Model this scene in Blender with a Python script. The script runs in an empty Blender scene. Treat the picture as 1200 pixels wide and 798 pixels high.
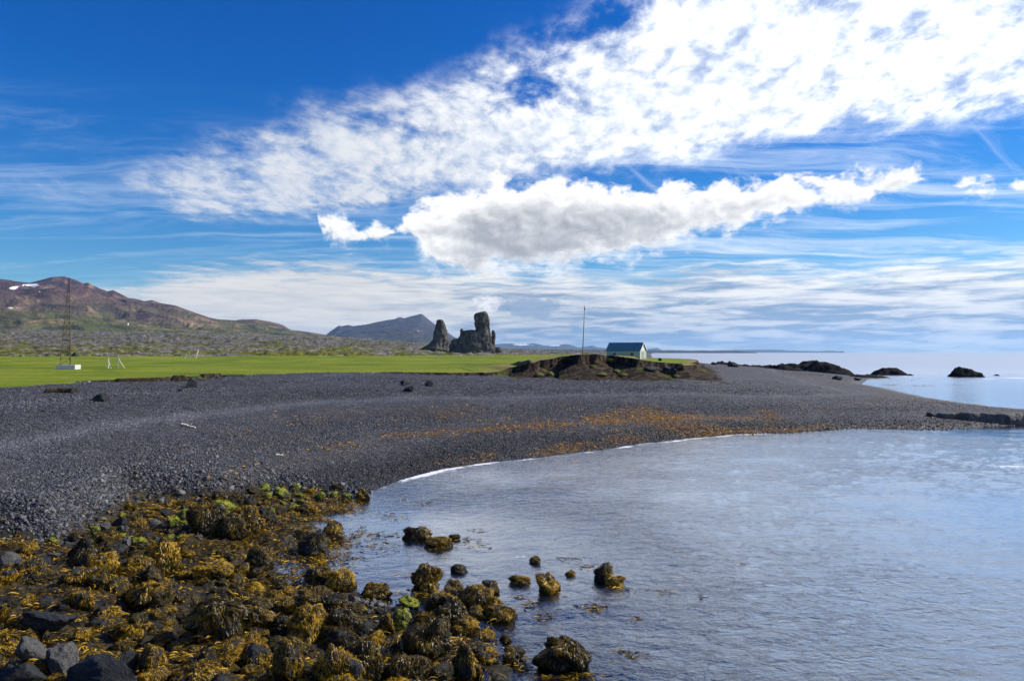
import bpy, bmesh, math, random
import numpy as np
from mathutils import Vector, Matrix
random.seed(7)
RNG = np.random.default_rng(11)
scene = bpy.context.scene
C = scene.collection
R = math.radians

# ------------------------------------------------------------------ camera
CAM_H = 8.0
FPX = 867.0            # focal length in photograph pixels (photo 1200 x 798)
PITCH = math.atan(14.0 / FPX)
cam_d = bpy.data.cameras.new('camera')
cam_d.sensor_width = 36.0
cam_d.lens = FPX / 1200.0 * 36.0
cam_d.clip_start = 0.3
cam_d.clip_end = 90000.0
cam = bpy.data.objects.new('camera', cam_d)
C.objects.link(cam)
cam.location = (0, 0, CAM_H)
cam.rotation_euler = (math.pi / 2 + PITCH, 0, 0)
scene.camera = cam

SUN_AZ = 76.0          # degrees to the right of the view direction (+Y)
SUN_EL = 35.0
SKY_STRENGTH = 0.11
EXPOSURE = 0.25

# ------------------------------------------------------------------ tiny node language
class NT:
    def __init__(self, tree):
        self.t = tree; self.t.nodes.clear()
    def n(self, typ, **kw):
        nd = self.t.nodes.new(typ)
        for k, v in kw.items(): setattr(nd, k, v)
        return nd
    def link(self, a, b):
        if isinstance(a, V): a = a.s
        self.t.links.new(a, b)
    def put(self, v, sock):
        if isinstance(v, V): self.t.links.new(v.s, sock)
        elif hasattr(v, 'is_output'): self.t.links.new(v, sock)
        else:
            if sock.type == 'RGBA' and hasattr(v, '__len__') and len(v) == 3: v = (*v, 1)
            if sock.type == 'VECTOR' and not hasattr(v, '__len__'): v = (v, v, v)
            if sock.type == 'RGBA' and not hasattr(v, '__len__'): v = (v, v, v, 1)
            sock.default_value = v
    def m(self, op, a, b=0.0, c=None, clamp=False):
        nd = self.n('ShaderNodeMath', operation=op, use_clamp=clamp)
        self.put(a, nd.inputs[0]); self.put(b, nd.inputs[1])
        if c is not None: self.put(c, nd.inputs[2])
        return V(self, nd.outputs[0])
    def vm(self, op, a, b=(0, 0, 0), out=0, scale=None):
        nd = self.n('ShaderNodeVectorMath', operation=op)
        self.put(a, nd.inputs[0]); self.put(b, nd.inputs[1])
        if scale is not None: self.put(scale, nd.inputs['Scale'])
        return V(self, nd.outputs[out])
    def ss(self, v, lo, hi, tlo=0.0, thi=1.0, kind='SMOOTHSTEP'):
        nd = self.n('ShaderNodeMapRange', interpolation_type=kind)
        self.put(v, nd.inputs[0])
        for i, x in enumerate((lo, hi, tlo, thi)): self.put(x, nd.inputs[1 + i])
        return V(self, nd.outputs[0])
    def noise(self, vec, scale, detail=4, rough=0.55, dist=0.0, lac=2.0, color=False, typ='FBM'):
        nd = self.n('ShaderNodeTexNoise', noise_type=typ)
        self.put(vec, nd.inputs['Vector'])
        for k, v in (('Scale', scale), ('Detail', detail), ('Roughness', rough), ('Distortion', dist), ('Lacunarity', lac)):
            self.put(v, nd.inputs[k])
        return V(self, nd.outputs[1 if color else 0])
    def voro(self, vec, scale, feature='F1', out='Distance', rand=1.0):
        nd = self.n('ShaderNodeTexVoronoi', feature=feature)
        self.put(vec, nd.inputs['Vector']); self.put(scale, nd.inputs['Scale'])
        if 'Randomness' in nd.inputs: nd.inputs['Randomness'].default_value = rand
        return V(self, nd.outputs[out])
    def mix(self, f, a, b, blend='MIX'):
        nd = self.n('ShaderNodeMix', data_type='RGBA', blend_type=blend)
        self.put(f, nd.inputs[0]); self.put(a, nd.inputs[6]); self.put(b, nd.inputs[7])
        return V(self, nd.outputs[2])
    def xyz(self, v):
        nd = self.n('ShaderNodeSeparateXYZ'); self.put(v, nd.inputs[0])
        return [V(self, o) for o in nd.outputs]
    def comb(self, x, y, z=0.0):
        nd = self.n('ShaderNodeCombineXYZ')
        for i, q in enumerate((x, y, z)): self.put(q, nd.inputs[i])
        return V(self, nd.outputs[0])
    def attr(self, name):
        nd = self.n('ShaderNodeAttribute', attribute_name=name)
        return V(self, nd.outputs['Fac'])
    def pos(self):
        return V(self, self.n('ShaderNodeNewGeometry').outputs['Position'])
    def normal(self):
        return V(self, self.n('ShaderNodeNewGeometry').outputs['Normal'])
    def obj(self):
        return V(self, self.n('ShaderNodeTexCoord').outputs['Object'])
    def orand(self):
        return V(self, self.n('ShaderNodeObjectInfo').outputs['Random'])
    def ramp(self, v, stops, interp='LINEAR'):
        nd = self.n('ShaderNodeValToRGB'); cr = nd.color_ramp; cr.interpolation = interp
        while len(cr.elements) < len(stops): cr.elements.new(0.5)
        for e, (p, c) in zip(cr.elements, stops):
            e.position = p; e.color = (*c, 1) if len(c) == 3 else c
        self.put(v, nd.inputs[0])
        return V(self, nd.outputs[0])
    def curve(self, v, pts, x0, x1, y0, y1):
        """piecewise curve through pts: v in [x0,x1] -> value in [y0,y1]"""
        nd = self.n('ShaderNodeFloatCurve'); cm = nd.mapping; cu = cm.curves[0]
        pts = sorted(pts)
        P = [((x - x0) / (x1 - x0), (y - y0) / (y1 - y0)) for x, y in pts]
        cu.points[0].location = P[0]; cu.points[1].location = P[-1]
        for p in P[1:-1]: cu.points.new(*p)
        cm.use_clip = False; cm.extend = 'HORIZONTAL'; cm.update()
        self.put(self.m('DIVIDE', v - x0, x1 - x0, clamp=True), nd.inputs['Value'])
        return V(self, nd.outputs[0]) * (y1 - y0) + y0
    def bump(self, h, dist=1.0, strength=1.0, normal=None):
        nd = self.n('ShaderNodeBump'); self.put(h, nd.inputs['Height'])
        nd.inputs['Distance'].default_value = dist
        self.put(strength, nd.inputs['Strength'])
        if normal is not None: self.put(normal, nd.inputs['Normal'])
        return V(self, nd.outputs[0])
class V:
    def __init__(self, nt, s): self.nt = nt; self.s = s
    def __add__(s, o): return s.nt.m('ADD', s, o)
    __radd__ = __add__
    def __sub__(s, o): return s.nt.m('SUBTRACT', s, o)
    def __rsub__(s, o): return s.nt.m('SUBTRACT', o, s)
    def __mul__(s, o): return s.nt.m('MULTIPLY', s, o)
    __rmul__ = __mul__
    def __truediv__(s, o): return s.nt.m('DIVIDE', s, o)
    def clamp(s): return s.nt.m('ADD', s, 0.0, clamp=True)
    def mx(s, o): return s.nt.m('MAXIMUM', s, o)
    def mn(s, o): return s.nt.m('MINIMUM', s, o)

def px_azel(px, py):
    """photograph pixel -> azimuth, elevation in degrees"""
    v = np.array([px - 600.0, FPX, -(py - 399.0)])
    c, s = math.cos(PITCH), math.sin(PITCH)
    v = np.array([v[0], v[1] * c - v[2] * s, v[1] * s + v[2] * c])
    return math.degrees(math.atan2(v[0], v[1])), math.degrees(math.atan2(v[2], math.hypot(v[0], v[1])))

# ------------------------------------------------------------------ sky
def build_world():
    w = bpy.data.worlds.new('World'); scene.world = w; w.use_nodes = True
    t = NT(w.node_tree)
    sky = t.n('ShaderNodeTexSky', sky_type='NISHITA')
    sky.sun_disc = False
    sky.sun_elevation = R(SUN_EL); sky.sun_rotation = R(SUN_AZ)
    sky.altitude = 0; sky.air_density = 1.0; sky.dust_density = 0.35; sky.ozone_density = 2.2
    d = V(t, t.n('ShaderNodeTexCoord').outputs['Generated'])
    x, y, z = t.xyz(d)
    az = t.m('ARCTAN2', x, y) * 57.2958
    el = t.m('ARCSINE', z) * 57.2958
    base = t.vm('SCALE', sky.outputs[0], scale=SKY_STRENGTH)
    hs = t.n('ShaderNodeHueSaturation'); t.put(base, hs.inputs['Color'])
    hs.inputs['Saturation'].default_value = 1.45; hs.inputs['Value'].default_value = 1.0
    hs.inputs['Hue'].default_value = 0.503
    base = t.mix(1.0, V(t, hs.outputs[0]), t.mix(t.ss(el, 2.0, 24.0), (0.42, 0.68, 0.90), (0.05, 0.58, 0.96)), 'MULTIPLY')
    # closeness to the sun: clouds glow there
    sd = (math.sin(R(SUN_AZ)) * math.cos(R(SUN_EL)), math.cos(R(SUN_AZ)) * math.cos(R(SUN_EL)), math.sin(R(SUN_EL)))
    sdot = t.vm('DOT_PRODUCT', d, sd, out=1)
    glow = t.ss(sdot, 0.12, 0.84, 0, 1, 'LINEAR')
    A0, A1, E0, E1 = -45.0, 75.0, -5.0, 60.0
    def edge(pts):
        q = [px_azel(*p) for p in pts]
        return t.curve(az, q, A0, A1, E0, E1)
    # cloud-sheet coordinates (flat layer overhead seen in perspective)
    zz = z.mx(0.0) + 0.055
    cx, cy = x / zz, y / zz
    plane = t.comb(cx, cy, 0.0)
    warp = t.noise(plane, 0.9, 3, 0.5, color=True)
    planew = t.vm('ADD', plane, t.vm('SCALE', t.vm('SUBTRACT', warp, (0.5, 0.5, 0.5)), scale=0.55))
    mp = t.n('ShaderNodeMapping'); t.put(planew, mp.inputs[0])
    mp.inputs['Rotation'].default_value = (0, 0, R(-28)); mp.inputs['Scale'].default_value = (1.0, 0.62, 1)
    pr = V(t, mp.outputs[0])
    # ---- A: big altocumulus band sweeping from lower left to upper right
    topA = edge([(-400, 225), (0, 205), (120, 190), (250, 146), (330, 118), (400, 95), (480, 74), (540, 62), (585, 35), (640, 15), (740, -55), (900, -230), (1200, -480)])
    botA = edge([(-400, 260), (0, 240), (130, 248), (300, 262), (400, 256), (520, 232), (600, 222), (700, 208), (800, 190), (950, 172), (1050, 160), (1200, 138), (1600, 90)])
    n1 = t.noise(pr, 1.5, 3, 0.5)
    n2 = t.noise(pr, 5.2, 7, 0.62, 0.35)
    n3 = t.noise(pr, 15.0, 6, 0.62, 0.2)
    za = z.mx(0.0) + 0.20
    pa = t.comb(x / za, y / za, 0.0)
    pa = t.vm('ADD', pa, t.vm('SCALE', t.vm('SUBTRACT', t.noise(pa, 1.6, 2, 0.5, color=True), (0.5, 0.5, 0.5)), scale=0.14))
    mpa = t.n('ShaderNodeMapping'); t.put(pa, mpa.inputs[0])
    mpa.inputs['Rotation'].default_value = (0, 0, R(-32)); mpa.inputs['Scale'].default_value = (1.0, 0.72, 1)
    pa = V(t, mpa.outputs[0])
    n2 = t.noise(pa, 8.5, 5, 0.55, 0.15)
    n3 = t.noise(pa, 24.0, 5, 0.60, 0.2)
    tex = n1 * 0.26 + n2 * 0.46 + n3 * 0.28
    edge_n = (t.noise(pr, 2.3, 5, 0.6) - 0.5) * 7.0
    ma = t.ss(topA - el + edge_n, -1.2, 5.5) * t.ss(el - botA + edge_n * 0.55, -1.0, 2.6)
    thick = t.ss(az, -32, 6, 0.80, 0.90)
    # open blue gap inside the band near its upper edge
    g0 = px_azel(618, 108)
    gap = t.ss(t.vm('LENGTH', t.comb((az - g0[0]) * 0.45, (el - g0[1]) * 0.8), out=1), 0.0, 2.3, 1.0, 0.0)
    g1 = px_azel(700, 20)
    gap2 = t.ss(t.vm('LENGTH', t.comb((az - g1[0] - (el - g1[1]) * 0.8) * 0.25, (el - g1[1] - (az - g1[0]) * 0.12) * 0.9), out=1), 0.0, 2.0, 0.75, 0.0)
    dA = t.ss(tex + thick * 0.20 + ma * 0.16 - gap * 0.20 - gap2 * 0.16, 0.60, 0.84) * t.ss(ma, 0.0, 0.8)
    dA = dA * t.ss(az, -30, 0, 0.80, 1.0)
    # ---- D: thin cirrus veils, left and upper right
    mpc = t.n('ShaderNodeMapping'); t.put(planew, mpc.inputs[0])
    mpc.inputs['Rotation'].default_value = (0, 0, R(12)); mpc.inputs['Scale'].default_value = (0.35, 1.5, 1)
    cir = t.noise(V(t, mpc.outputs[0]), 1.3, 8, 0.66, 0.8)
    veil_band = t.ss(el, 2.0, 7.0) * t.ss(el, 13, 19, 1, 0)
    dD = t.ss(cir, 0.42, 0.74) * veil_band * t.ss(az, -22, 15, 0.32, 0.8)
    # ---- wisps above cumulus (fallstreaks)
    ws = t.noise(t.comb(az * 0.9 + el * 0.9, el * 0.28, 2.0), 0.55, 8, 0.68, 1.2)
    dW = t.ss(ws, 0.5, 0.8) * t.ss(el, 8.5, 12) * t.ss(el, 14, 18, 1, 0) * t.ss(az, 3, 12) * 0.28
    # ---- C: stratus sheet low on the horizon
    topC = edge([(-400, 300), (0, 345), (100, 342), (150, 330), (230, 312), (330, 306), (480, 312), (640, 316), (760, 318), (850, 305), (1000, 312), (1080, 300), (1200, 296), (1600, 270)])
    eln = t.comb(az * 0.055, el * 0.62, 0.0)
    elw = t.vm('ADD', eln, t.vm('SCALE', t.vm('SUBTRACT', t.noise(eln, 1.6, 4, 0.5, color=True), (0.5, 0.5, 0.5)), scale=0.55))
    st = t.noise(elw, 2.0, 7, 0.6, 0.2)
    st2 = t.noise(t.comb(az * 0.16, el * 1.3, 3.0), 1.7, 7, 0.62, 0.4)
    mC = t.ss(topC - el + (st2 - 0.5) * 5.0, -0.6, 1.7)
    dC = mC * t.ss(st * 0.55 + st2 * 0.45, 0.22, 0.46, 0.72, 1.0)
    dC = dC * t.ss(el, 0.0, 0.8, 0.8, 1.0)
    # ---- B: grey cumulus with lit rim, plus small puffs
    topB = edge([(360, 240), (378, 262), (405, 255), (424, 270), (445, 262), (462, 268), (480, 246), (500, 230), (540, 222), (600, 212), (680, 215), (760, 219), (860, 213), (960, 212), (1040, 203), (1085, 207), (1104, 226), (1130, 216), (1200, 207), (1300, 200)])
    botB = edge([(200, 100), (360, 200), (380, 284), (405, 292), (425, 288), (445, 288), (460, 278), (480, 284), (500, 316), (540, 326), (600, 324), (680, 316), (760, 300), (860, 274), (960, 252), (1040, 232), (1085, 215), (1112, 226), (1130, 236), (1200, 233), (1300, 225)])
    bv = t.comb(az * 0.34, el * 0.46, 1.7)
    bw = t.vm('ADD', bv, t.vm('SCALE', t.vm('SUBTRACT', t.noise(bv, 1.1, 2, 0.5, color=True), (0.5, 0.5, 0.5)), scale=0.45))
    bn = t.noise(bw, 1.15, 9, 0.58, 0.1)
    bw2 = t.vm('ADD', bw, (0.10, 0.17, 0.0))
    bn2 = t.noise(bw2, 1.15, 7, 0.55, 0.1)
    inside = (topB - el).mn(el - botB)          # degrees inside the outline
    hgt = (el - botB) / ((topB - botB).mx(0.6))
    wisp = t.noise(t.comb(az * 0.5, el * 1.1, 9.0), 1.2, 7, 0.65, 0.6)
    prof = inside + (bn - 0.47) * 5.2 + (wisp - 0.5) * t.ss(hgt, 0.1, 0.6, 3.2, 1.0)
    dB = t.ss(prof, -0.1, t.ss(hgt, 0.0, 0.6, 1.9, 0.7)) * t.ss(inside, -1.6, -0.9)
    core = t.ss(prof, 0.5, 2.4) * t.ss(az, -5.5, -2.5, 0.25, 1.0) * t.ss(hgt, 0.55, 0.95, 1.0, 0.35)
    litB = 0.90 + (bn - bn2) * 1.35 - core * t.ss(az, 4, 16, 0.50, 0.30) + t.ss(hgt, 0.4, 1.0) * 0.14 + glow * 0.10
    # ---- small blue-grey cumulus near the horizon
    def blob(px, py, sx, sy):
        a0, e0 = px_azel(px, py)
        return t.vm('LENGTH', t.comb((az - a0) * (1.0 / sx), (el - e0) * (1.0 / sy)), out=1)
    sn = t.noise(t.comb(az, el, 5.0), 0.9, 7, 0.62, 0.3)
    dF = t.ss(1.1 - blob(617, 361, 3.0, 0.85) + (sn - 0.5) * 2.6, 0.0, 0.6) * 0.85
    dG = t.ss(1.0 - blob(574, 358, 1.5, 0.9) + (sn - 0.5) * 2.6, 0.1, 0.6)
    # ---- colours
    wm = t.ss(n2 * 0.45 + n3 * 0.55, 0.36, 0.64)
    lowA = t.vm('SCALE', V(t, t.n('ShaderNodeRGB').outputs[0]), scale=t.ss(glow, 0.0, 0.9, 0.80, 0.98)); lowA.s.node.inputs[0].links[0].from_node.outputs[0].default_value = (0.58, 0.67, 0.83, 1)
    hiA = t.vm('SCALE', V(t, t.n('ShaderNodeRGB').outputs[0]), scale=t.ss(glow, 0.0, 0.9, 0.74, 1.30)); hiA.s.node.inputs[0].links[0].from_node.outputs[0].default_value = (1.0, 1.01, 1.03, 1)
    whiteA = t.mix(wm, lowA, hiA)
    # stratus: alternating lit and grey streaks, greyer towards the lower right
    stg = t.ss(st * 0.55 + st2 * 0.45, 0.34, 0.60)
    lowgrey = t.ss(el, 1.0, 6.5, 1.0, 0.0) * t.ss(az, -8, 3)
    colC = t.mix((stg - lowgrey * 0.42).clamp(), (0.25, 0.37, 0.55), (1.0, 0.99, 0.97))
    colC = t.mix(t.ss(az, -14, 0, 0.75, 0.0) * t.ss(el, 0, 6, 0.7, 1.0), colC, (0.86, 0.85, 0.84))
    colC = t.vm('SCALE', colC, scale=t.ss(glow, 0.0, 0.8, 0.78, 0.96))
    hor = t.ss(el, -0.5, 1.4, 0.40, 0.0)
    colC = t.mix(hor, colC, (0.50, 0.66, 0.84))
    colB = t.ramp(litB, [(0.0, (0.26, 0.29, 0.34)), (0.34, (0.38, 0.40, 0.44)), (0.62, (0.58, 0.59, 0.62)), (0.96, (0.94, 0.935, 0.93))])
    col = base
    col = t.mix(dD, col, (0.72, 0.82, 0.95))
    col = t.mix(dW, col, (0.85, 0.91, 1.0))
    col = t.mix(dA, col, whiteA)
    col = t.mix(dC, col, colC)
    col = t.mix(dG, col, (0.80, 0.80, 0.82))
    col = t.mix(dF, col, (0.27, 0.36, 0.50))
    col = t.mix(dB, col, colB)
    bg = t.n('ShaderNodeBackground'); t.put(col, bg.inputs[0]); bg.inputs[1].default_value = 1.0
    out = t.n('ShaderNodeOutputWorld'); t.link(bg.outputs[0], out.inputs[0])
build_world()

# ------------------------------------------------------------------ sun
sun_d = bpy.data.lights.new('sun', 'SUN'); sun_d.energy = 5.0; sun_d.angle = R(0.53); sun_d.color = (1.0, 0.93, 0.82)
sun = bpy.data.objects.new('sun', sun_d); C.objects.link(sun)
sdv = Vector((math.sin(R(SUN_AZ)) * math.cos(R(SUN_EL)), math.cos(R(SUN_AZ)) * math.cos(R(SUN_EL)), math.sin(R(SUN_EL))))
sun.rotation_euler = sdv.to_track_quat('Z', 'Y').to_euler()
sun.location = (60, 40, 80)
scene.view_settings.view_transform = 'Standard'
scene.view_settings.look = 'None'
scene.view_settings.exposure = EXPOSURE
scene.view_settings.gamma = 1.0
scene.cycles.max_bounces = 8
scene.cycles.transparent_max_bounces = 12
scene.cycles.volume_bounces = 1

# ------------------------------------------------------------------ numpy noise
def _hash(ix, iy, iz, seed):
    h = (ix.astype(np.int64) * 374761393 + iy.astype(np.int64) * 668265263 + iz.astype(np.int64) * 2147483647 + seed * 974711) & 0xFFFFFFFF
    h = ((h ^ (h >> 13)) * 1274126177) & 0xFFFFFFFF
    h = (h ^ (h >> 16)) & 0xFFFFFFFF
    return h.astype(np.float64) / 4294967295.0
def vnoise(x, y, z=0.0, seed=0):
    x = np.asarray(x, float); y = np.asarray(y, float); z = np.zeros_like(x) + z
    ix, iy, iz = np.floor(x), np.floor(y), np.floor(z)
    fx, fy, fz = x - ix, y - iy, z - iz
    fx, fy, fz = [f * f * f * (f * (f * 6 - 15) + 10) for f in (fx, fy, fz)]
    r = 0
    for dx in (0, 1):
        for dy in (0, 1):
            for dz in (0, 1):
                r = r + _hash(ix + dx, iy + dy, iz + dz, seed) * (fx if dx else 1 - fx) * (fy if dy else 1 - fy) * (fz if dz else 1 - fz)
    return r * 2 - 1
def fbm(x, y, z=0.0, seed=0, oct=4, gain=0.5, lac=2.03):
    a, r, n = 1.0, 0, 0
    x = np.asarray(x, float); y = np.asarray(y, float); z = np.zeros_like(x) + z
    for o in range(oct):
        r = r + a * vnoise(x, y, z, seed + o * 17); n += a
        x, y, z = x * lac + 3.1, y * lac + 7.7, z * lac + 1.3; a *= gain
    return r / n
def ridged(x, y, z=0.0, seed=0, oct=4, gain=0.5):
    a, r, n = 1.0, 0, 0
    x = np.asarray(x, float); y = np.asarray(y, float); z = np.zeros_like(x) + z
    for o in range(oct):
        r = r + a * (1 - np.abs(vnoise(x, y, z, seed + o * 17))); n += a
        x, y, z = x * 2.03 + 3.1, y * 2.03 + 7.7, z * 2.03; a *= gain
    return r / n
def sstep(x, a, b):
    t = np.clip((np.asarray(x, float) - a) / (b - a), 0, 1)
    return t * t * (3 - 2 * t)

# ------------------------------------------------------------------ pixel <-> world
def ray(px, py):
    v = np.array([px - 600.0, FPX, -(py - 399.0)])
    c, s = math.cos(PITCH), math.sin(PITCH)
    return np.array([v[0], v[1] * c - v[2] * s, v[1] * s + v[2] * c])
def unproj(px, py, z=0.0):
    v = ray(px, py); k = (z - CAM_H) / v[2]
    return v[0] * k, v[1] * k
def el_z(py, px, r):
    """height whose sight line at ground distance r crosses picture row py"""
    v = ray(px, py); return CAM_H + v[2] / math.hypot(v[0], v[1]) * r

# ------------------------------------------------------------------ the shape of the land
WL_PX = [(640, 960), (600, 830), (556, 770), (520, 735), (480, 716), (420, 706), (370, 700), (322, 690), (318, 668), (338, 640), (352, 618),
         (378, 600), (402, 590), (432, 577), (470, 562), (520, 549), (560, 543), (640, 535), (700, 527), (760, 519), (800, 514), (860, 509),
         (920, 507), (960, 505), (1000, 502), (1050, 503), (1100, 504), (1160, 500), (1230, 497), (1300, 496), (1420, 497),
         (1420, 490), (1300, 488), (1200, 482), (1130, 473), (1080, 465), (1040, 456), (1010, 450)]
WL = [unproj(a, b) for a, b in WL_PX]
WL += [(112, 232), (120, 250), (122, 262), (110, 285), (80, 300), (66, 330), (72, 380), (95, 560), (190, 1000), (600, 3200), (2200, 11500), (2500, 13000),
       (0, 40000), (-40000, 40000), (-40000, -300), (-60, -300), (5, -40), (6, 0), (3, 9)]
WL = np.array(WL)
# grass edge: px, py, top height, beach height there
G_PX = [(-900, 520, 5.2, 5.2), (-300, 474, 5.2, 5.2), (-100, 460, 5.2, 5.2), (0, 453.5, 5.2, 5.1), (60, 450, 5.25, 5.0), (110, 446, 5.3, 5.0), (180, 443, 5.3, 4.9), (230, 440.5, 5.4, 4.9),
        (290, 439, 5.25, 5.1), (350, 437.5, 5.2, 5.2), (400, 436.5, 5.2, 5.2), (440, 436, 5.2, 5.2), (500, 436.5, 5.2, 5.2), (560, 437, 5.15, 5.0)]
G = [(*unproj(a, b, zt), zt, zb) for a, b, zt, zb in G_PX]
for px, py in [(588, 434.5), (602, 430), (622, 425), (642, 421), (660, 417.5), (680, 415.5), (700, 415), (716, 416.5), (732, 419), (752, 421.5), (772, 424), (792, 426), (806, 427.5)]:
    Y = 105.0 + 1.6 * math.sin(px * 0.09) + 1.2 * math.sin(px * 0.23 + 1)
    r = Y * math.hypot(1, (px - 600) / FPX)
    G.append(((px - 600) / FPX * Y, Y, el_z(py, px, r), 4.75))
G += [(27.0, 112, 6.0, 4.6), (31, 128, 5.9, 4.4), (43, 170, 6.1, 4.2), (52, 215, 6.1, 3.9), (56, 250, 6.0, 3.8), (50, 290, 6, 3.5), (48, 340, 6, 3.5), (62, 480, 6, 3.5), (150, 960, 8, 5),
      (500, 3000, 12, 5), (1900, 11400, 20, 8)]
G = np.array(G)
GP = np.vstack([G[:, :2], [(1900, 39000), (-39000, 39000), (-39000, G[0, 1] - 10)]])

def seg_dist(P, poly, closed=True, vals=None):
    """distance from points to polyline, optionally interpolated values at the nearest point"""
    n = len(poly); best = np.full(len(P), 1e18); out = None if vals is None else np.zeros((len(P), vals.shape[1]))
    for i in range(n if closed else n - 1):
        a, b = poly[i], poly[(i + 1) % n]; ab = b - a
        t = np.clip(((P - a) @ ab) / max(ab @ ab, 1e-9), 0, 1)
        q = a + t[:, None] * ab; dd = ((P - q) ** 2).sum(1)
        k = dd < best; best[k] = dd[k]
        if vals is not None:
            va, vb = vals[i], vals[(i + 1) % n]
            out[k] = va + t[k, None] * (vb - va)
    return (np.sqrt(best), out) if vals is not None else np.sqrt(best)
def inside(P, poly):
    r = np.zeros(len(P), bool); n = len(poly)
    for i in range(n):
        (x1, y1), (x2, y2) = poly[i], poly[(i + 1) % n]
        if y1 == y2: continue
        c = ((y1 > P[:, 1]) != (y2 > P[:, 1])) & (P[:, 0] < (x2 - x1) * (P[:, 1] - y1) / (y2 - y1) + x1)
        r ^= c
    return r
RF_PX = [(-200, 652), (0, 652), (60, 648), (110, 625), (150, 598), (250, 590), (330, 577), (400, 574), (430, 578), (440, 600), (425, 635), (400, 665), (420, 695), (470, 712), (520, 700), (590, 715), (602, 760), (610, 960), (-200, 960)]
RF = np.array([unproj(a, b, 0.2) for a, b in RF_PX])
LAVA_TOP = [(-400, 391), (0, 391), (100, 392), (200, 393), (300, 393.5), (350, 394), (400, 396), (450, 399), (500, 403), (540, 406), (580, 408.5), (650, 410), (700, 411), (770, 412.3), (900, 412.6)]
LAVA_EDGE = [(-900, 300), (-400, 300), (0, 300), (200, 330), (480, 330), (560, 380), (600, 460), (640, 520), (900, 700)]
_lt = np.array([(math.atan((a - 600) / FPX), (413 - b) / FPX) for a, b in LAVA_TOP])
_le = np.array([(math.atan((a - 600) / FPX), b) for a, b in LAVA_EDGE])

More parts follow.
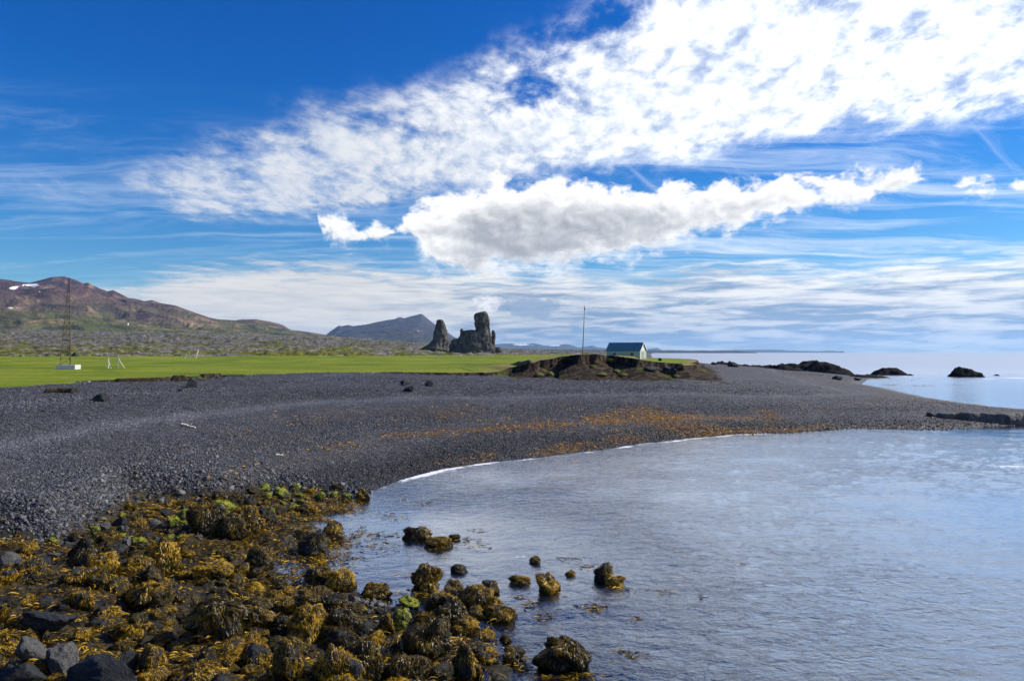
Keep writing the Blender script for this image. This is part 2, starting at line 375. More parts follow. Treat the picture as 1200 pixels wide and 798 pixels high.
def land(x, y):
    """height, beach parameter t, grass flag distance, waterline distance, rockfield, lava"""
    x = np.atleast_1d(np.asarray(x, float)); y = np.atleast_1d(np.asarray(y, float))
    P = np.stack([x, y], 1)
    wob = fbm(x * 0.25, y * 0.25, seed=5, oct=4) * 1.1
    near = np.hypot(x, y)
    sd = seg_dist(P, WL); sd = np.where(inside(P, WL), sd, -sd)
    rf_d = seg_dist(P, RF); rf = np.where(inside(P, RF), rf_d, -rf_d)
    rfm = sstep(rf, -1.2, 1.0)
    sdn = sd + wob * np.where(near < 60, 0.22, 0.55) * (1 + rfm * 2.2)
    dG, vals = seg_dist(P, G[:, :2], closed=False, vals=G[:, 2:])
    ing = inside(P, GP)
    gn = fbm(x * 0.35, y * 0.35, seed=9, oct=4)
    gsd = np.where(ing, dG, -dG) + gn * np.clip(near / 60, 0.4, 2.2) * (1 + 1.2 * (x < 0))
    ztop = vals[:, 0]; zb = np.interp(np.arctan2(x, y), np.radians([-45, -12, -2, 13, 15.5, 19, 26, 40]), [5.2, 5.15, 4.8, 4.75, 4.5, 4.0, 3.4, 3.2])
    t = np.clip(sdn / (np.maximum(sdn, 0) + np.maximum(-gsd, 0) + 0.01), 0, 1)
    prof = 1 - (1 - t) ** 1.55
    # berm terraces of the storm beach
    prof = prof + 0.030 * np.sin(t * 13.0 - 0.6) * sstep(t, 0.05, 0.3) * (1 - t) * 1.5
    zbe = zb * prof + fbm(x * 0.12, y * 0.12, seed=2, oct=3) * 0.22 * sstep(t, 0.05, 0.4) + fbm(x * 0.9, y * 0.9, seed=3, oct=2) * 0.03
    zbe = zbe * (1 - 0.62 * rfm)
    zbe = zbe + rfm * (fbm(x * 0.8, y * 0.8, seed=21, oct=4) * 0.30 + 0.02 + 0.30 * (ridged(x * 0.9, y * 0.9, seed=22, oct=3) - 0.66) + 0.10 * fbm(x * 3.5, y * 3.5, seed=23, oct=2))
    # talus below the eroded bank
    cliff = np.clip(ztop - zb, 0, 9)
    gull = ridged(x * 0.55, y * 0.55, seed=31, oct=3) - 0.6
    tal = ztop - 0.42 * cliff - 0.05 - 0.40 * np.maximum(-gsd, 0) * (0.75 + 0.5 * gull) + gull * 0.6 * sstep(cliff, 0.3, 1.2)
    zout = np.where(cliff > 0.06, np.maximum(zbe, tal), zbe)
    under = -0.07 * np.maximum(-sdn, 0) ** 1.05
    zout = np.where(sdn < 0, np.maximum(under, -3.2) + rfm * (fbm(x * 0.8, y * 0.8, seed=21, oct=4) * 0.30), zout)
    # inland
    az = np.arctan2(x, y)
    zin = 5.3 + 1.15 * sstep(near, 105, 330) + 1.35 * np.exp(-(((x - 16) / 22) ** 2 + ((y - 128) / 26) ** 2)) + 0.35 * np.exp(-(((x - 40) / 18) ** 2 + ((y - 212) / 24) ** 2))
    zin = zin + fbm(x * 0.03, y * 0.03, seed=12, oct=3) * 0.35 + fbm(x * 0.3, y * 0.3, seed=13, oct=3) * 0.10
    k = sstep(gsd, 0, 24)
    zin = ztop * (1 - k) + zin * k
    re = np.interp(az, _le[:, 0], _le[:, 1]); re = re * (1 + 0.06 * fbm(az * 30, az * 0 + 2, seed=8, oct=3) + 0.10 * fbm(az * 160, near * 0.01, seed=18, oct=3))
    lv = sstep(near, re, re * 1.06)
    s = np.clip(np.log(np.maximum(near, 1) / re) / np.log(3000 / 330.0), 0, 1)
    top = np.interp(az, _lt[:, 0], _lt[:, 1])
    ang = -4.6 / FPX + (top + 4.6 / FPX) * (s ** 0.85)
    zl = CAM_H + np.minimum(near, 3000) * ang
    lump = (ridged(x * 0.03, y * 0.03, seed=41, oct=5, gain=0.66) - 0.62) * 8.0 + fbm(x * 0.10, y * 0.10, seed=45, oct=4, gain=0.65) * 2.6
    big = fbm(x * 0.006, y * 0.006, seed=48, oct=3) * 7
    zl = zl + lump * np.clip(near / 900, 0.38, 1.6) + big * sstep(near, 500, 1800) * np.clip(top * 60, 0.1, 1)
    zin = zin * (1 - lv) + np.maximum(zl, 2) * lv
    z = np.where(gsd > 0, zin, zout)
    # low bluff under the viewpoint
    z = np.maximum(z, 6.3 - 6.6 * sstep(np.hypot(x, y), 2.5, 10.5))
    return z, t, gsd, sdn, rf, lv, cliff

def place(px, py, rmin=12.0, rmax=1500.0):
    """where the sight line through a picture point meets the land or the sea surface"""
    v = ray(px, py); h = math.hypot(v[0], v[1])
    rr = np.exp(np.linspace(math.log(rmin), math.log(rmax), 1600))
    x, y = v[0] / h * rr, v[1] / h * rr
    z = np.maximum((land_fast if 'GRID' in globals() else land)(x, y)[0], 0.0)
    zr = CAM_H + v[2] / h * rr
    k = np.argmax(z >= zr)
    if not (z >= zr).any(): k = len(rr) - 1
    return float(x[k]), float(y[k]), float(z[k])
def ground(x, y): return float(land([x], [y])[0][0])

# ------------------------------------------------------------------ mesh helpers
def mesh_np(name, verts, faces, smooth=True):
    """faces: array (n,3) or (n,4)"""
    me = bpy.data.meshes.new(name)
    verts = np.asarray(verts, np.float32); faces = np.asarray(faces, np.int32)
    k = faces.shape[1]
    me.vertices.add(len(verts)); me.vertices.foreach_set('co', verts.ravel())
    me.loops.add(faces.size); me.loops.foreach_set('vertex_index', faces.ravel())
    me.polygons.add(len(faces)); me.polygons.foreach_set('loop_start', np.arange(0, faces.size, k, dtype=np.int32))
    me.polygons.foreach_set('loop_total', np.full(len(faces), k, np.int32))
    me.polygons.foreach_set('use_smooth', np.full(len(faces), smooth))
    me.update(calc_edges=True)
    return me
def add_attr(me, name, vals):
    a = me.attributes.new(name, 'FLOAT', 'POINT'); a.data.foreach_set('value', np.asarray(vals, np.float32))
def link(name, me, mat=None, parent=None, **props):
    o = bpy.data.objects.new(name, me); C.objects.link(o)
    if mat is not None and len(me.materials) == 0: me.materials.append(mat)
    if parent is not None: o.parent = parent
    for k, v in props.items(): o[k] = v
    return o
def empty(name, loc=(0, 0, 0), rz=0.0, **props):
    o = bpy.data.objects.new(name, None); C.objects.link(o); o.location = loc; o.rotation_euler = (0, 0, rz)
    o.empty_display_size = 0.2
    for k, v in props.items(): o[k] = v
    return o
def bm_mesh(name, bm, smooth=False):
    me = bpy.data.meshes.new(name); bm.normal_update(); bm.to_mesh(me); bm.free()
    for p in me.polygons: p.use_smooth = smooth
    return me
def box_bm(bm, c, s, rot=None):
    M = Matrix.Translation(c) @ (rot.to_4x4() if rot is not None else Matrix.Identity(4)) @ Matrix.Diagonal((*s, 1))
    bmesh.ops.create_cube(bm, size=1.0, matrix=M)
def bar_bm(bm, a, b, r1, r2=None, seg=6):
    a, b = Vector(a), Vector(b); d = b - a
    M = Matrix.Translation((a + b) / 2) @ d.to_track_quat('Z', 'Y').to_matrix().to_4x4()
    bmesh.ops.create_cone(bm, cap_ends=True, segments=seg, radius1=r1, radius2=r1 if r2 is None else r2, depth=d.length, matrix=M)

def new_mat(name):
    m = bpy.data.materials.new(name); m.use_nodes = True
    return m, NT(m.node_tree)
def finish(t, color, rough=0.9, normal=None, spec=0.3, extra=None):
    b = t.n('ShaderNodeBsdfPrincipled')
    t.put(color, b.inputs['Base Color']); t.put(rough, b.inputs['Roughness']); t.put(spec, b.inputs['Specular IOR Level'])
    if normal is not None: t.put(normal, b.inputs['Normal'])
    if extra:
        for k, v in extra.items(): t.put(v, b.inputs[k])
    o = t.n('ShaderNodeOutputMaterial'); t.link(b.outputs[0], o.inputs[0])
    return b

# ------------------------------------------------------------------ materials
def plain(name, c, rough=0.7, n=0.15, scale=4.0, metal=0.0, bumpd=0.0):
    m, t = new_mat(name); f = t.noise(t.obj(), scale, 5, 0.65)
    col = t.mix(f, tuple(q * (1 - n) for q in c), tuple(min(1, q * (1 + n)) for q in c))
    finish(t, col, rough, t.bump(f, bumpd, 0.6) if bumpd else None, 0.3, {'Metallic': metal}); return m
def mat_beach():
    m, t = new_mat('beach_pebbles'); p = t.pos(); T = t.attr('t')
    vd = t.voro(p, 7.0); vc = t.voro(p, 7.0, out='Color'); v1, v2, v3 = t.xyz(vc)
    big = t.voro(p, 2.6); b1, b2, b3 = t.xyz(t.voro(p, 2.6, out='Color'))
    lum = (v1 * 0.55 + b1 * 0.45)
    col = t.ramp(lum, [(0.12, (0.016, 0.018, 0.024)), (0.45, (0.050, 0.055, 0.070)), (0.72, (0.088, 0.095, 0.118)), (0.93, (0.20, 0.20, 0.22))])
    col = t.mix(t.ss(v2, 0.88, 0.95) * 0.6, col, (0.12, 0.08, 0.05))
    broad = t.noise(p, 0.10, 4, 0.6)
    col = t.mix(t.ss(broad, 0.35, 0.7, 0.0, 0.35), col, (0.04, 0.042, 0.052))
    # fine pale gravel along the berm crest
    tn = T + (t.noise(p, 0.12, 3, 0.5) - 0.5) * 0.06
    berm = t.ss(t.m('ABSOLUTE', tn - 0.50), 0.0, 0.035, 0.55, 0.0)
    col = t.mix(berm, col, (0.115, 0.12, 0.14))
    # dried weed lying in swash lines
    wn = t.noise(p, 0.9, 6, 0.7); wn2 = t.noise(p, 0.16, 3, 0.5)
    def band(c, w, k): return t.ss(t.m('ABSOLUTE', tn - c), 0.0, w, k, 0.0)
    x, y, z = t.xyz(p)
    rt = t.ss(x, -12, 10, 0.25, 1.0) * t.ss(x, 24, 34, 1.0, 0.15)
    wr = band(0.17, 0.06, 1.0) * rt + band(0.36, 0.11, 0.40) + band(0.05, 0.06, 0.8) * t.ss(x, -4, 8)
    wmask = t.ss(wn * 0.7 + wn2 * 0.5 + wr * 0.25, 0.74, 0.92) * wr.clamp()
    col = t.mix(wmask * 0.8, col, t.mix(v3, (0.16, 0.075, 0.02), (0.30, 0.16, 0.05)))
    wet = t.ss(T, 0.02, 0.15, 0.5, 0.0)
    col = t.mix(wet, col, (0.018, 0.019, 0.023))
    dirt = t.attr('dirt')
    bump = t.bump(vd * -1.0 + big * -0.5, 0.16, 0.9)
    finish(t, col, t.ss(T, 0.02, 0.12, 0.45, 0.8), bump, 0.35)
    return m
def mat_bed():
    m, t = new_mat('shore_bed'); p = t.pos()
    n = t.noise(p, 3.2, 7, 0.7, 0.5); n2 = t.noise(p, 0.8, 4, 0.6)
    col = t.ramp(n * 0.6 + n2 * 0.4, [(0.34, (0.006, 0.005, 0.003)), (0.50, (0.022, 0.016, 0.005)), (0.60, (0.06, 0.038, 0.007)), (0.72, (0.16, 0.10, 0.012))])
    rfm = t.attr('rfm')
    v = t.voro(p, 6.0); v1, _, _ = t.xyz(t.voro(p, 6.0, out='Color'))
    peb = t.ramp(v1, [(0.1, (0.014, 0.016, 0.02)), (0.6, (0.055, 0.06, 0.072)), (0.95, (0.14, 0.145, 0.16))])
    col = t.mix(rfm, peb, col)
    finish(t, col, 0.6, t.bump(n * 1.2 - v * 0.3, 0.15, 1.0), 0.35)
    return m
def mat_grass():
    m, t = new_mat('meadow_grass'); p = t.pos()
    n = t.noise(p, 0.06, 5, 0.6, 0.5); n2 = t.noise(p, 1.3, 5, 0.7); x, y, z = t.xyz(p)
    st = t.noise(t.comb(x * 0.02, y * 0.12, 0), 1.0, 4, 0.6)
    v = n * 0.38 + n2 * 0.30 + st * 0.32
    col = t.ramp(v, [(0.37, (0.042, 0.075, 0.005)), (0.46, (0.105, 0.155, 0.006)), (0.55, (0.19, 0.225, 0.012)), (0.64, (0.26, 0.235, 0.05))])
    dry = t.attr('dry')
    col = t.mix(t.ss(dry + n2 * 0.5, 0.55, 1.2), col, t.mix(n2, (0.14, 0.11, 0.03), (0.30, 0.24, 0.09)))
    finish(t, col, 0.9, t.bump(n2, 0.3, 0.7), 0.15)
    return m
def mat_earth():
    m, t = new_mat('eroded_earth'); p = t.pos()
    n = t.noise(p, 1.1, 7, 0.7, 0.4); n2 = t.noise(p, 0.35, 4, 0.6); x, y, z = t.xyz(t.normal())
    col = t.ramp(n, [(0.36, (0.007, 0.006, 0.005)), (0.52, (0.040, 0.030, 0.022)), (0.68, (0.12, 0.085, 0.06))])
    moss = t.ss(n2 + z * 0.25, 0.80, 0.87)
    col = t.mix(moss * 0.8, col, (0.09, 0.11, 0.015))
    finish(t, col, 0.95, t.bump(n, 0.5, 1.0), 0.1)
    return m
def mat_lava():
    m, t = new_mat('mossy_lava'); p = t.pos()
    n = t.noise(p, 0.10, 8, 0.72, 0.5); n2 = t.noise(p, 0.012, 5, 0.6); n3 = t.noise(p, 0.5, 4, 0.7)
    cd = V(t, t.n('ShaderNodeVectorMath', operation='LENGTH').outputs[1])
    t.put(p, cd.s.node.inputs[0])
    moss = t.ramp(n * 0.7 + n3 * 0.3, [(0.36, (0.012, 0.013, 0.006)), (0.48, (0.10, 0.11, 0.015)), (0.58, (0.22, 0.21, 0.030)), (0.68, (0.34, 0.31, 0.22))])
    grey = t.ramp(n * 0.6 + n3 * 0.4, [(0.38, (0.016, 0.016, 0.018)), (0.47, (0.11, 0.10, 0.10)), (0.58, (0.32, 0.29, 0.28)), (0.66, (0.46, 0.42, 0.40))])
    far = t.ss(cd, 450, 1100)
    f = t.ss(n2 * 0.8 + n * 0.4 + far * 0.07, 0.585, 0.66)
    col = t.mix(f, moss, grey)
    farcol = t.mix(t.ss(n2, 0.40, 0.6), (0.045, 0.044, 0.040), (0.13, 0.12, 0.10))
    col = t.mix(far * 0.55, col, farcol)
    gb = t.ss(t.noise(p, 0.035, 4, 0.6), 0.56, 0.64)
    col = t.mix(gb * 0.8, col, (0.10, 0.13, 0.02))
    finish(t, col, 0.95, t.bump(n + n3 * 0.3, 4.0, 1.0), 0.1)
    return m
M = {'beach': mat_beach(), 'bed': mat_bed(), 'grass': mat_grass(), 'earth': mat_earth(), 'lava': mat_lava()}

# ------------------------------------------------------------------ terrain sheets
def polar(az_deg, rr):
    A, Rr = np.meshgrid(np.radians(az_deg), rr)
    x = (np.sin(A) * Rr).ravel(); y = (np.cos(A) * Rr).ravel()
    nr, na = A.shape
    i = np.arange(nr * na).reshape(nr, na)
    f = np.stack([i[:-1, :-1], i[:-1, 1:], i[1:, 1:], i[1:, :-1]], -1).reshape(-1, 4)
    return x, y, f
def logs(a, b, step):
    return np.exp(np.linspace(math.log(a), math.log(b), max(2, int(math.log(b / a) / step))))
az_all = np.concatenate([np.linspace(-75, -38, 50)[:-1], np.linspace(-38, 38, 940), np.linspace(38, 75, 50)[1:]])
r_all = np.concatenate([np.linspace(1.0, 14, 14)[:-1], logs(14, 60, 0.0085)[:-1], logs(60, 135, 0.0052)[:-1], logs(135, 330, 0.011)[:-1], logs(330, 3000, 0.016)[:-1], logs(3000, 30000, 0.18)])
x, y, F = polar(az_all, r_all)
z, T, gsd, sdn, rf, lv, cliff = land(x, y)
GRID = [q.reshape(len(r_all), len(az_all)).copy() for q in (z, T, gsd, sdn, rf, lv, cliff)]
def land_fast(X, Y):
    fi = np.interp(np.hypot(X, Y), r_all, np.arange(len(r_all))); fj = np.interp(np.degrees(np.arctan2(X, Y)), az_all, np.arange(len(az_all)))
    i = np.minimum(fi.astype(int), len(r_all) - 2); j = np.minimum(fj.astype(int), len(az_all) - 2); u, w = fi - i, fj - j
    return [g[i, j] * (1 - u) * (1 - w) + g[i + 1, j] * u * (1 - w) + g[i, j + 1] * (1 - u) * w + g[i + 1, j + 1] * u * w for g in GRID]
fm = lambda a: a[F].mean(1)
fz, fg, fl, fs, fr, fc = fm(z), fm(gsd), fm(lv), fm(sdn), fm(rf), fm(cliff)
def fslope():
    P = np.stack([x, y, z], 1)
    n = np.cross(P[F[:, 2]] - P[F[:, 0]], P[F[:, 3]] - P[F[:, 1]]); return np.abs(n[:, 2]) / np.maximum(np.linalg.norm(n, axis=1), 1e-9)
slope = fslope()
zbt = fz - (fc * 0)  # face heights
zone = np.zeros(len(F), int)                               # 0 beach
zone[(fr > -0.6) | (fz < -0.02)] = 1                       # rock bed and sea floor
zone[(fg > 0)] = 2
t_face = fm(T)
bank = (fc > 0.10) & (fg > -7.5) & (fg < 1.2) & (slope < 0.975) & (fl < .5)
bank |= (fg <= 0) & (fg > -7.0 * np.clip(fc / 2.5, 0, 1)) & (fc > 0.5) & (fm(np.hypot(x, y)) < 150)
zone[bank & (fr < -2)] = 3
zone[(fg > 0) & (fl > 0.3)] = 4
xs_f = fm(x); ys_f = fm(y)
dry = np.exp(-(((x - 2) / 9) ** 2 + ((y - 118) / 12) ** 2)) + 0.7 * sstep(-gsd, -6, 0) * sstep(x, -20, 5) + 0.5 * sstep(-gsd, -2.5, 0) + 0.35 * sstep(y, 250, 330)
keep = fz > -3.15
def sheet(name, sel, mat, attrs):
    sel = sel & keep
    ids = np.unique(F[sel]); mp = np.full(len(x), -1); mp[ids] = np.arange(len(ids))
    me = mesh_np(name, np.stack([x, y, z], 1)[ids], mp[F[sel]])
    for k, a in attrs.items(): add_attr(me, k, a[ids])
    return link(name, me, mat, kind='structure')
sheet('beach', zone == 0, M['beach'], {'t': T, 'dirt': gsd})
sheet('sea_floor', zone == 1, M['bed'], {'rfm': sstep(rf, -0.8, 0.6)})
sheet('grass_field', zone == 2, M['grass'], {'dry': dry})
sheet('earth_bank', zone == 3, M['earth'], {})
sheet('lava_field', zone == 4, M['lava'], {})

# deep sea floor far out
m, t = new_mat('deep_bed'); finish(t, t.mix(t.noise(t.pos(), 0.05, 3), (0.010, 0.022, 0.030), (0.02, 0.032, 0.038)), 0.9, None, 0.1); M['deep'] = m
link('deep_sea_floor', mesh_np('deep_sea_floor', [(-34000, -34000, -3.3), (34000, -34000, -3.3), (34000, 34000, -3.3), (-34000, 34000, -3.3)], [(0, 1, 2, 3)]), M['deep'], kind='structure')

# ------------------------------------------------------------------ water
def mat_water():
    m, t = new_mat('sea_water'); p = t.pos()
    x_, y_, z_ = t.xyz(p)
    L = V(t, t.n('ShaderNodeVectorMath', operation='LENGTH').outputs[1]); t.put(p, L.s.node.inputs[0])
    calm = t.ss(t.attr('calm'), 0, 1)
    pr = t.comb(x_ * 0.75 + y_ * 0.25, y_ * 1.0 - x_ * 0.25, 0)
    w1 = t.noise(pr, 1.9, 4, 0.60, 0.6); w2 = t.noise(pr, 0.35, 3, 0.55, 0.4); w3 = t.noise(pr, 6.0, 4, 0.65, 0.5)
    patches = t.noise(p, 0.045, 3, 0.6)
    h = w1 * 0.10 + w2 * 0.10 + w3 * 0.035 + t.noise(pr, 0.16, 3, 0.6) * 0.5 * t.ss(L, 120, 300)
    far = t.ss(L, 60, 500)
    hf = t.noise(t.comb(x_ * 0.02, y_ * 0.05, 0), 1.0, 5, 0.6) * 2.0
    h = h + hf * far * 0.5
    amp = t.ss(patches, 0.35, 0.65, 0.40, 1.12) * t.ss(calm, 0, 1, 1.0, 0.35) * t.ss(L, 25, 200, 1.0, 0.75)
    nrm = t.bump(h, 1.0, amp)
    fr = t.n('ShaderNodeFresnel'); fr.inputs[0].default_value = 1.42; t.put(nrm, fr.inputs['Normal'])
    fac = (V(t, fr.outputs[0]) * 2.1 + 0.06).mn(t.ss(L, 60, 500, 0.92, 0.72))
    gl = t.n('ShaderNodeBsdfGlossy'); t.put(t.ss(L, 60, 400, 0.04, 0.34), gl.inputs['Roughness']); t.put(nrm, gl.inputs['Normal'])
    gl.inputs['Color'].default_value = (0.93, 0.96, 1, 1)
    tr = t.n('ShaderNodeBsdfTransparent'); t.put((0.55, 0.62, 0.60), tr.inputs[0])
    df = t.n('ShaderNodeBsdfDiffuse'); t.put((0.050, 0.074, 0.100), df.inputs[0])
    depth = t.attr('depth')
    mb = t.n('ShaderNodeMixShader'); t.put(t.ss(depth, 0.05, 1.3), mb.inputs[0]); t.link(tr.outputs[0], mb.inputs[1]); t.link(df.outputs[0], mb.inputs[2])
    mx = t.n('ShaderNodeMixShader'); t.put(fac, mx.inputs[0]); t.link(mb.outputs[0], mx.inputs[1]); t.link(gl.outputs[0], mx.inputs[2])
    foam_glint_a = t.attr('foam'); fn = t.noise(p, 2.2, 6, 0.72, 0.6)
    foam = t.ss(fn * 0.6 + foam_glint_a * 0.62, 0.70, 0.84)
    fd = t.n('ShaderNodeBsdfDiffuse'); t.put((0.78, 0.80, 0.82), fd.inputs[0])
    mf = t.n('ShaderNodeMixShader'); t.put(foam * 0.9, mf.inputs[0]); t.link(mx.outputs[0], mf.inputs[1]); t.link(fd.outputs[0], mf.inputs[2])
    o = t.n('ShaderNodeOutputMaterial'); t.link(mf.outputs[0], o.inputs[0])
    return m
M['water'] = mat_water()
az_w = np.concatenate([np.linspace(-75, -30, 20)[:-1], np.linspace(-30, 38, 620), np.linspace(38, 75, 60)[1:]])
r_w = np.concatenate([np.linspace(3, 14, 8)[:-1], logs(14, 120, 0.0065)[:-1], logs(120, 700, 0.02)[:-1], logs(700, 30000, 0.15)])
x, y, F = polar(az_w, r_w)
z, T, gsd, sdn, rf, lv, cliff = land(x, y)
rr = np.hypot(x, y)
calm = sstep(14 - np.hypot(x + 3, y - 30), 0, 12)
wav = (fbm(x * 0.30 + y * 0.1, y * 0.42 - x * 0.1, seed=71, oct=3) * 0.060 + fbm(x * 1.5, y * 2.1, seed=73, oct=2) * 0.016) * (1 - 0.6 * calm) * sstep(-sdn, -0.5, 3) * (1 - sstep(rr, 90, 160))
# small gentle swell lines bending towards the beach
wz = wav
foam = np.exp(-((sdn + 0.35) / 0.8) ** 2) * (rf < -1.5) * (0.72 + 0.55 * fbm(x * 0.45, y * 0.45, seed=77, oct=3)) * sstep(rr, 36, 46) * (1 - 0.5 * sstep(x, 24, 34)) * 1.05
foam = np.maximum(foam, np.exp(-((sdn + 2.4 + 0.8 * fbm(x * 0.15, y * 0.15, seed=79)) / 0.5) ** 2) * (rf < -1.5) * (0.50 + 0.8 * fbm(x * 0.35, y * 0.35, seed=78, oct=3)) * sstep(rr, 40, 50) * 0.8)
def spot(px, py, sx, sy, k=1.0):
    a, b = unproj(px, py); return k * np.exp(-(((x - a) / sx) ** 2 + ((y - b) / sy) ** 2))
for q in [(607, 652, 0.9, 0.5, .75), (646, 654, .5, .5, .55), (658, 660, .4, .3, .45), (592, 665, .5, .3, .5), (1185, 546, 3.0, 1.2, .8), (1195, 553, 2, .8, .5), (575, 778, .4, .3, .5), (560, 782, .3, .3, .5),  # right-edge pair paints the sun's sparkle on the water as white foam
          (1190, 443, 7, 10, 1.0), (1160, 444, 6, 7, .9), (1112, 441.5, 4, 7, .8), (1010, 449, 10, 6, .6), (1100, 440, 9, 6, .6), (1075, 447, 12, 4, .55), (1170, 498, 3, .8, .8), (930, 442, 9, 2, .5)]:
    foam = np.maximum(foam, spot(*q))
kf = z[F].min(1) < 0.12
ids = np.unique(F[kf]); mp = np.full(len(x), -1); mp[ids] = np.arange(len(ids))
me = mesh_np('sea', np.stack([x, y, wz], 1)[ids], mp[F[kf]])
for k, a in (('foam', foam), ('calm', calm), ('depth', np.where(sdn < 0, -z, 0.0))): add_attr(me, k, a[ids])
link('sea', me, M['water'], kind='structure')

# ------------------------------------------------------------------ mountains, headland, far ranges
def mat_mountain(name='mountain_slopes', dark=1.0):
    m, t = new_mat(name); p = t.pos(); x, y, z = t.xyz(p); nx, ny, nz = t.xyz(t.normal())
    n = t.noise(p, 0.0016, 8, 0.62, 0.6); n2 = t.noise(p, 0.006, 6, 0.65, 0.4)
    hz = z * 0.0017 + (n - 0.5) * 0.9
    col = t.ramp(hz, [(0.04, (0.085, 0.078, 0.072)), (0.16, (0.080, 0.092, 0.034)), (0.30, (0.092, 0.088, 0.045)), (0.46, (0.090, 0.066, 0.056)), (0.66, (0.078, 0.048, 0.056)), (1.0, (0.068, 0.040, 0.052))])
    col = t.mix(t.ss(n2, 0.52, 0.64) * 0.75, col, (0.26, 0.18, 0.11))
    col = t.mix(t.ss(n2, 0.48, 0.38) * 0.7, col, (0.022, 0.022, 0.028))
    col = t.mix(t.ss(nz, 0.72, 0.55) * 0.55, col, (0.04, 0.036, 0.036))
    if dark < 1: col = t.mix(1 - dark, col, (0.030, 0.034, 0.042))  # far slopes: bluish dark of the haze mixed into the colour
    sn = t.attr('snow')
    col = t.mix(t.ss(sn + (n2 - 0.5) * 2.6, 0.50, 0.56), col, (0.86, 0.88, 0.92))
    finish(t, col, 0.95, t.bump(n2 + n, 60.0, 0.8), 0.1)
    return m
M['mountain'] = mat_mountain(); M['hazed_mountain'] = mat_mountain('hazed_mountain_slopes', 0.35)
def mountain(name, pts, D, front, back, base, gul=0.30, seed=60, azs=0.05, snow=(), nf=130):
    a = np.arange(px_azel(pts[0][0], 400)[0], px_azel(pts[-1][0], 400)[0], azs)
    ap = [math.degrees(math.atan((p[0] - 600) / FPX)) for p in pts]
    hp = [el_z(p[1], p[0], D) for p in pts]
    h = np.interp(a, ap, hp)
    h = h + fbm(a * 1.6, a * 0, seed=seed + 3, oct=4) * D * 0.0006
    s = np.concatenate([np.linspace(-1, 0, nf), np.linspace(0, 1, 26)[1:]])
    A, S = np.meshgrid(a, s); Hh = np.meshgrid(h, s)[0]
    r = D + np.where(S < 0, S * front, S * back)
    X, Y = np.sin(np.radians(A)) * r, np.cos(np.radians(A)) * r
    e = np.abs(S)
    kk = np.exp(-np.linspace(-2.2, 2.2, 121) ** 2); kk /= kk.sum(); hs_ = np.convolve(np.pad(h, 60, mode='edge'), kk, mode='valid')
    we = np.minimum(e * 4.0, 1); Hh = Hh * (1 - we) + np.meshgrid(hs_, s)[0] * we
    H0 = np.meshgrid(h, s)[0]
    prof = (1 - e) ** 1.25
    sc = front / 5.0
    wx, wy = X + fbm(X / sc, Y / sc, seed=seed) * sc * 0.5, Y + fbm(X / sc, Y / sc, seed=seed + 1) * sc * 0.5
    g = ridged(wx / sc, wy / (sc * 1.7), seed=seed + 5, oct=6, gain=0.55) - 0.66
    env = np.minimum(e * 4.2, 1) * (1 - e) ** 0.6 * 1.5
    Z = base + (Hh - base) * np.clip(prof + g * gul * env * 1.6, -0.05, 1.2)
    lim = base + (Hh - base)                       # no foothill may rise above the skyline seen from the beach
    zmax = CAM_H + (H0 - CAM_H) / D * r * (1 - 0.05 * np.minimum(e * 6, 1))
    Z = np.where(S < -0.01, np.minimum(Z, zmax), Z)
    nr, na = A.shape; i = np.arange(nr * na).reshape(nr, na)
    F = np.stack([i[:-1, :-1], i[:-1, 1:], i[1:, 1:], i[1:, :-1]], -1).reshape(-1, 4)
    me = mesh_np(name, np.stack([X.ravel(), Y.ravel(), Z.ravel()], 1), F)
    sn = np.zeros(X.size)
    rows = 399 - (np.tan(np.arctan2(Z - CAM_H, r) - 0) * FPX / np.cos(np.radians(A))).ravel() + 14
    cols = (600 + np.tan(np.radians(A)) * FPX).ravel()
    for px, py, sx, sy in snow: sn = np.maximum(sn, np.exp(-(((cols - px) / sx) ** 2 + ((rows - py) / sy) ** 2)))
    sn = sn * (1 + 1.1 * fbm(cols * 0.16 + rows * 0.2, rows * 0.42, seed=7, oct=3)) if len(snow) else sn
    add_attr(me, 'snow', sn)
    return link(name, me, M['mountain' if name == 'mountain' else 'hazed_mountain'], kind='structure')
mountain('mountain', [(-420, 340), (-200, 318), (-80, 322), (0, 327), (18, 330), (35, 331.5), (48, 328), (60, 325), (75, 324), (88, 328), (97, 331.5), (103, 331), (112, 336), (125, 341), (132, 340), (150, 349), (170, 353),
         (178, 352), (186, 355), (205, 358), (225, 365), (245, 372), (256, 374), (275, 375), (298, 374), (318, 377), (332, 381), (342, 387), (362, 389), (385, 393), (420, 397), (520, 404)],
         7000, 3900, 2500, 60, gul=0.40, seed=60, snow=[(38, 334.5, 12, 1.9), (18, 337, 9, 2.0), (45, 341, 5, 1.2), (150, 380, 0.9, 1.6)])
mountain('distant_mountain', [(365, 396), (380, 394), (388, 388), (395, 383), (397, 381.5), (400, 382.5), (408, 380.5), (414, 382), (430, 380), (445, 377), (462, 374), (468, 371.5), (474, 373), (484, 370), (490, 368.5), (494, 368), (499, 372),
         (508, 379), (516, 384), (524, 389), (532, 395), (545, 401), (570, 408)], 14000, 5500, 3000, 40, gul=0.16, seed=80)
mountain('far_mountain_range', [(560, 405), (585, 403), (600, 402.5), (612, 404), (625, 402), (640, 405), (650, 404.5), (665, 403), (678, 407), (694, 405), (700, 407), (715, 409), (740, 410), (760, 409), (770, 407.5), (776, 410), (800, 410.5), (860, 410.2),
         (905, 409.5), (925, 411), (990, 411.5)], 29000, 5000, 3000, -60, gul=0.1, seed=90, azs=0.06, nf=40, snow=[(612, 404, 10, 1), (650, 405, 8, 0.8)])
